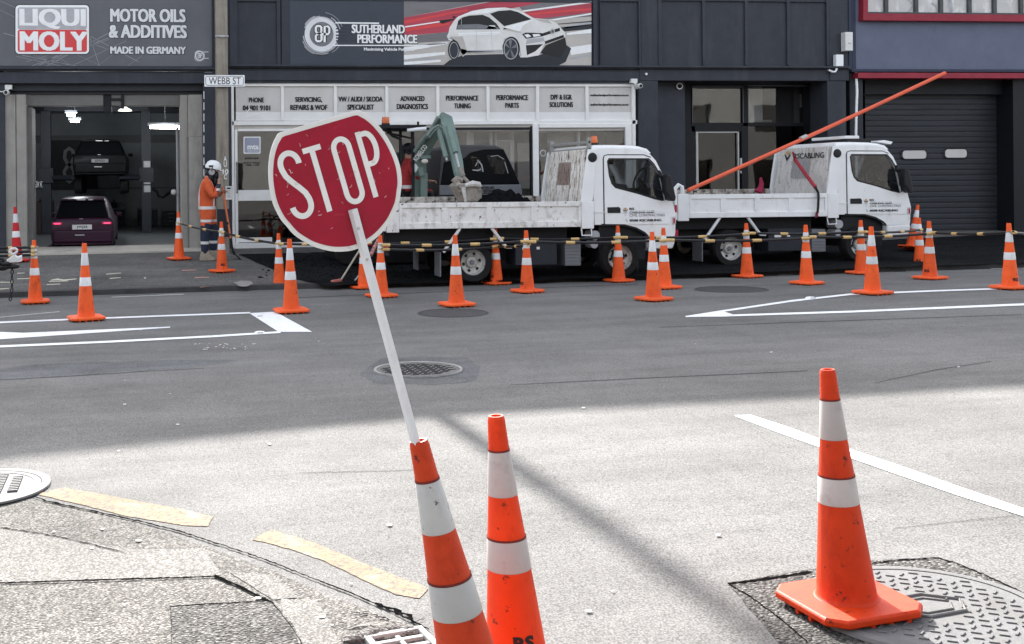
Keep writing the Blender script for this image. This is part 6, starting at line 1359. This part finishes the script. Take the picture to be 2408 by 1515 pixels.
J = [(-.02,0,.92,.135,.15),(-.05,0,1.12,.145,.165),(-.065,0,1.32,.145,.185),(-.02,0,1.46,.085,.10),(.03,0,1.535,.058,.058),(.075,0,1.62,.085,.075),(.085,0,1.70,.075,.07),
     (-.06,-.215,1.40,.075,.075),(.06,-.25,1.14,.062,.062),(.165,-.13,1.34,.045,.045),(.185,-.08,1.415,.03,.03),
     (-.04,.215,1.40,.075,.075),(.09,.25,1.15,.06,.06),(.21,.10,1.20,.042,.042),(.24,.06,1.24,.03,.03),
     (-.045,-.105,.80,.11,.105),(-.085,-.12,.46,.08,.08),(-.085,-.12,.10,.062,.062),
     (.03,.105,.80,.11,.105),(.09,.12,.47,.08,.08),(.075,.12,.12,.062,.062)]
E_ = [(0,1),(1,2),(2,3),(3,4),(4,5),(5,6),(2,7),(7,8),(8,9),(9,10),(2,11),(11,12),(12,13),(13,14),(0,15),(15,16),(16,17),(0,18),(18,19),(19,20)]
jk = bandmat('orange_work_jacket',(.60,.105,.035),[(.93,.985),(.70,.745)],(.085,.135,.98,1.47)); tr = bandmat('navy_trousers',(.022,.030,.055),[(.30,.35)])
cf = bandmat('navy_cuff',(.03,.036,.06),[(1.265,1.31)])
def wpick(c):
    if c.z > 1.515 and abs(c.y) < .12: return 2
    if c.x > .145 and c.z > 1.395: return 2
    if c.x > .13 and abs(c.y) > .03 and c.z > 1.25: return 3
    if c.x > .2: return 2
    return 1 if c.z < .655 else 0
J = [(x*1.02,y*1.04,z,*[k*(1.14 if i < 4 else 1.12 if i > 6 else 1) for k in r]) for i,(x,y,z,*r) in enumerate(J)]
wb = skinned('body',J,E_,[jk,tr,'skin',cf],wpick,wk)
q = MB(); q.lathe([(.150,-.03),(.152,.0),(.146,.05),(.125,.10),(.085,.135),(.03,.15),(.0,.151)],24,(0,0,0)); 
h_ = MB(); h_.X = Matrix.Translation((.085,0,1.675)) @ Matrix.Rotation(R(12),4,'Y') @ Matrix.Diagonal((1.0,.84,1.0,1)); h_.lathe([(.145,-.012),(.149,.0),(.145,.05),(.125,.10),(.085,.135),(.03,.15),(0,.151)],26); h_.prism([(.12,-.085),(.17,-.075),(.205,-.04),(.215,0),(.205,.04),(.17,.075),(.12,.085)],-.012,-.002,'z'); hel = h_.build('helmet','white',wk,45)
q = MB(); q.box(.0,.06,-.131,-.118,1.70,1.73); q.build('helmet_slot','ink',hel)
for s in (-1,1):
    q = MB(); q.lathe([(.0,.0),(.052,.004),(.058,.02),(.045,.05),(.0,.055)],16,(.055,s*.10-(.0 if s < 0 else .0),1.605),'y'); o = q.build('ear_muff','lgrey' ,wk,50)
q = MB(); q.tube([(.055,-.13,1.62),(.06,-.135,1.69),(.075,-.13,1.735)],.008,6); q.build('muff_arm','ink',hel)
q = MB(); q.ball((.045,0,1.585),(.105,.09,.10),14,9); q.ball((.03,0,1.50),(.075,.085,.10),12,8); q.build('hair','ink',wk,60)
q = MB(); q.ball((.135,0,1.545),(.055,.065,.085),12,8); q.ball((.12,0,1.44),(.045,.06,.11),12,8); q.build('beard','ink',wk,60)
q = MB(); q.tube([(.168,0,1.65),(.19,0,1.622),(.172,0,1.608)],[.012,.016,.012],8); q.build('nose','skin',wk,60)
q = MB(); [q.ball((.165,s*.035,1.655),.011,8,6) for s in (-1,1)]; q.build('eyes','ink',wk,60)
hand(wk,(.185,-.085,1.41),(.25,.25,1),(-.9,.2,.3)); hand(wk,(.235,.065,1.225),(.6,-.5,.3),(.2,.3,1))
for x_,y_ in ((-.085,-.12),(.075,.12)):
    q = MB(); q.loft([[(x_-.09,y_-.045,.0),(x_+.17,y_-.05,.0),(x_+.19,y_,.0),(x_+.17,y_+.05,.0),(x_-.09,y_+.045,.0)],[(x_-.095,y_-.05,.04),(x_+.175,y_-.052,.04),(x_+.195,y_,.04),(x_+.175,y_+.052,.04),(x_-.095,y_+.05,.04)],[(x_-.08,y_-.055,.10),(x_+.07,y_-.055,.09),(x_+.12,y_,.08),(x_+.07,y_+.055,.09),(x_-.08,y_+.055,.10)],[(x_-.07,y_-.06,.17),(x_+.06,y_-.06,.17),(x_+.07,y_,.17),(x_+.06,y_+.06,.17),(x_-.07,y_+.06,.17)]]); q.build('boot',pmat('tan_boot',(.34,.29,.23),.8,.2,12),wk,50,bevel=.01)
# shovel
Zw = O1((411.3,359.9),.2037); Yw_ = wp_.y+.03
def TW(L_): return [at(*Zw(a,b),Yw_)-wp_ for a,b in L_]
sv = thing('shovel','long handled shovel with an orange handle and black curved blade held by the worker','shovel',wp_)
q = MB(); q.tube(TW([(549,392),(645,990)]),.019,10); q.build('handle',pmat('orange_handle',(.75,.20,.08),.5,.1,10,dirt=[((.45,.10,.05),.58,.7,8)]),sv,40)
q = MB(); q.tube(TW([(609,797),(614,826)]),.022,10); q.build('grip_tape','ink',sv,40)
q = MB(); q.tube(TW([(643,985),(655,1060),(668,1130),(690,1175)]),[.022,.021,.022,.026],10); q.build('socket','ink',sv,40)
q = MB(); L_ = TW([(680,1160),(720,1205),(765,1250),(815,1292)]); q.loft([[p+Vector((0,-w_,.02)),p+Vector((.0,0,.0)),p+Vector((0,w_,.02)),p+Vector((0,w_,.03)),p+Vector((0,0,.012)),p+Vector((0,-w_,.03))] for p,w_ in zip(L_,(.03,.10,.12,.11))]); q.build('blade','ink',sv,50)
# operator seated in the excavator
oc = P7(318,440,18.95); op = thing('person','person in a red work jacket and dark cap seated behind the green excavator boom','person',(oc.x,18.95,oc.z))
J = [(-.08,0,-.72,.14,.15),(-.06,0,-.5,.14,.16),(-.05,0,-.28,.13,.18),(0,0,-.14,.06,.06),(.02,0,-.03,.08,.075),(.02,0,.06,.075,.07),
     (-.03,-.21,-.24,.07,.07),(.08,-.25,-.48,.058,.058),(.30,-.2,-.52,.04,.04),(-.03,.21,-.24,.07,.07),(.08,.25,-.48,.058,.058),(.30,.2,-.52,.04,.04),
     (.0,-.1,-.76,.10,.10),(.38,-.13,-.72,.08,.08),(.40,-.13,-1.1,.06,.06),(.0,.1,-.76,.10,.10),(.38,.13,-.72,.08,.08),(.40,.13,-1.1,.06,.06)]
E_ = [(0,1),(1,2),(2,3),(3,4),(4,5),(2,6),(6,7),(7,8),(2,9),(9,10),(10,11),(0,12),(12,13),(13,14),(0,15),(15,16),(16,17)]
rj = bandmat('red_work_jacket',(.33,.028,.03),[(-.66,-.60)])
skinned('body',J,E_,[rj,'ink','skin'],lambda c: 2 if (c.z > -.12 and abs(c.y) < .11) or c.x > .24 and c.z > -.6 else (1 if c.z < -.70 else 0),op)
q = MB(); q.ball((.015,0,.05),(.125,.11,.105),16,9); q.prism([(.10,-.07),(.19,-.06),(.21,0),(.19,.06),(.10,.07)],.02,.035,'z'); q.build('cap','ink',op,50)
for s in (-1,1): q = MB(); q.lathe([(0,0),(.05,.004),(.055,.03),(0,.04)],14,(.0,s*.085-.02*(s > 0)*0,-.01),'y'); q.build('ear_muff','dark2',op,50)
q = MB(); q.ball((.06,0,-.06),(.055,.065,.06),10,7); q.build('beard','ink',op,60); q = MB(); q.tube([(.095,0,.02),(.115,0,-.005),(.10,0,-.015)],[.01,.013,.01],8); q.build('nose','skin',op,60)
hand(op,(.31,-.2,-.52),(1,0,-.1),(0,0,1)); hand(op,(.31,.2,-.52),(1,0,-.1),(0,0,1))
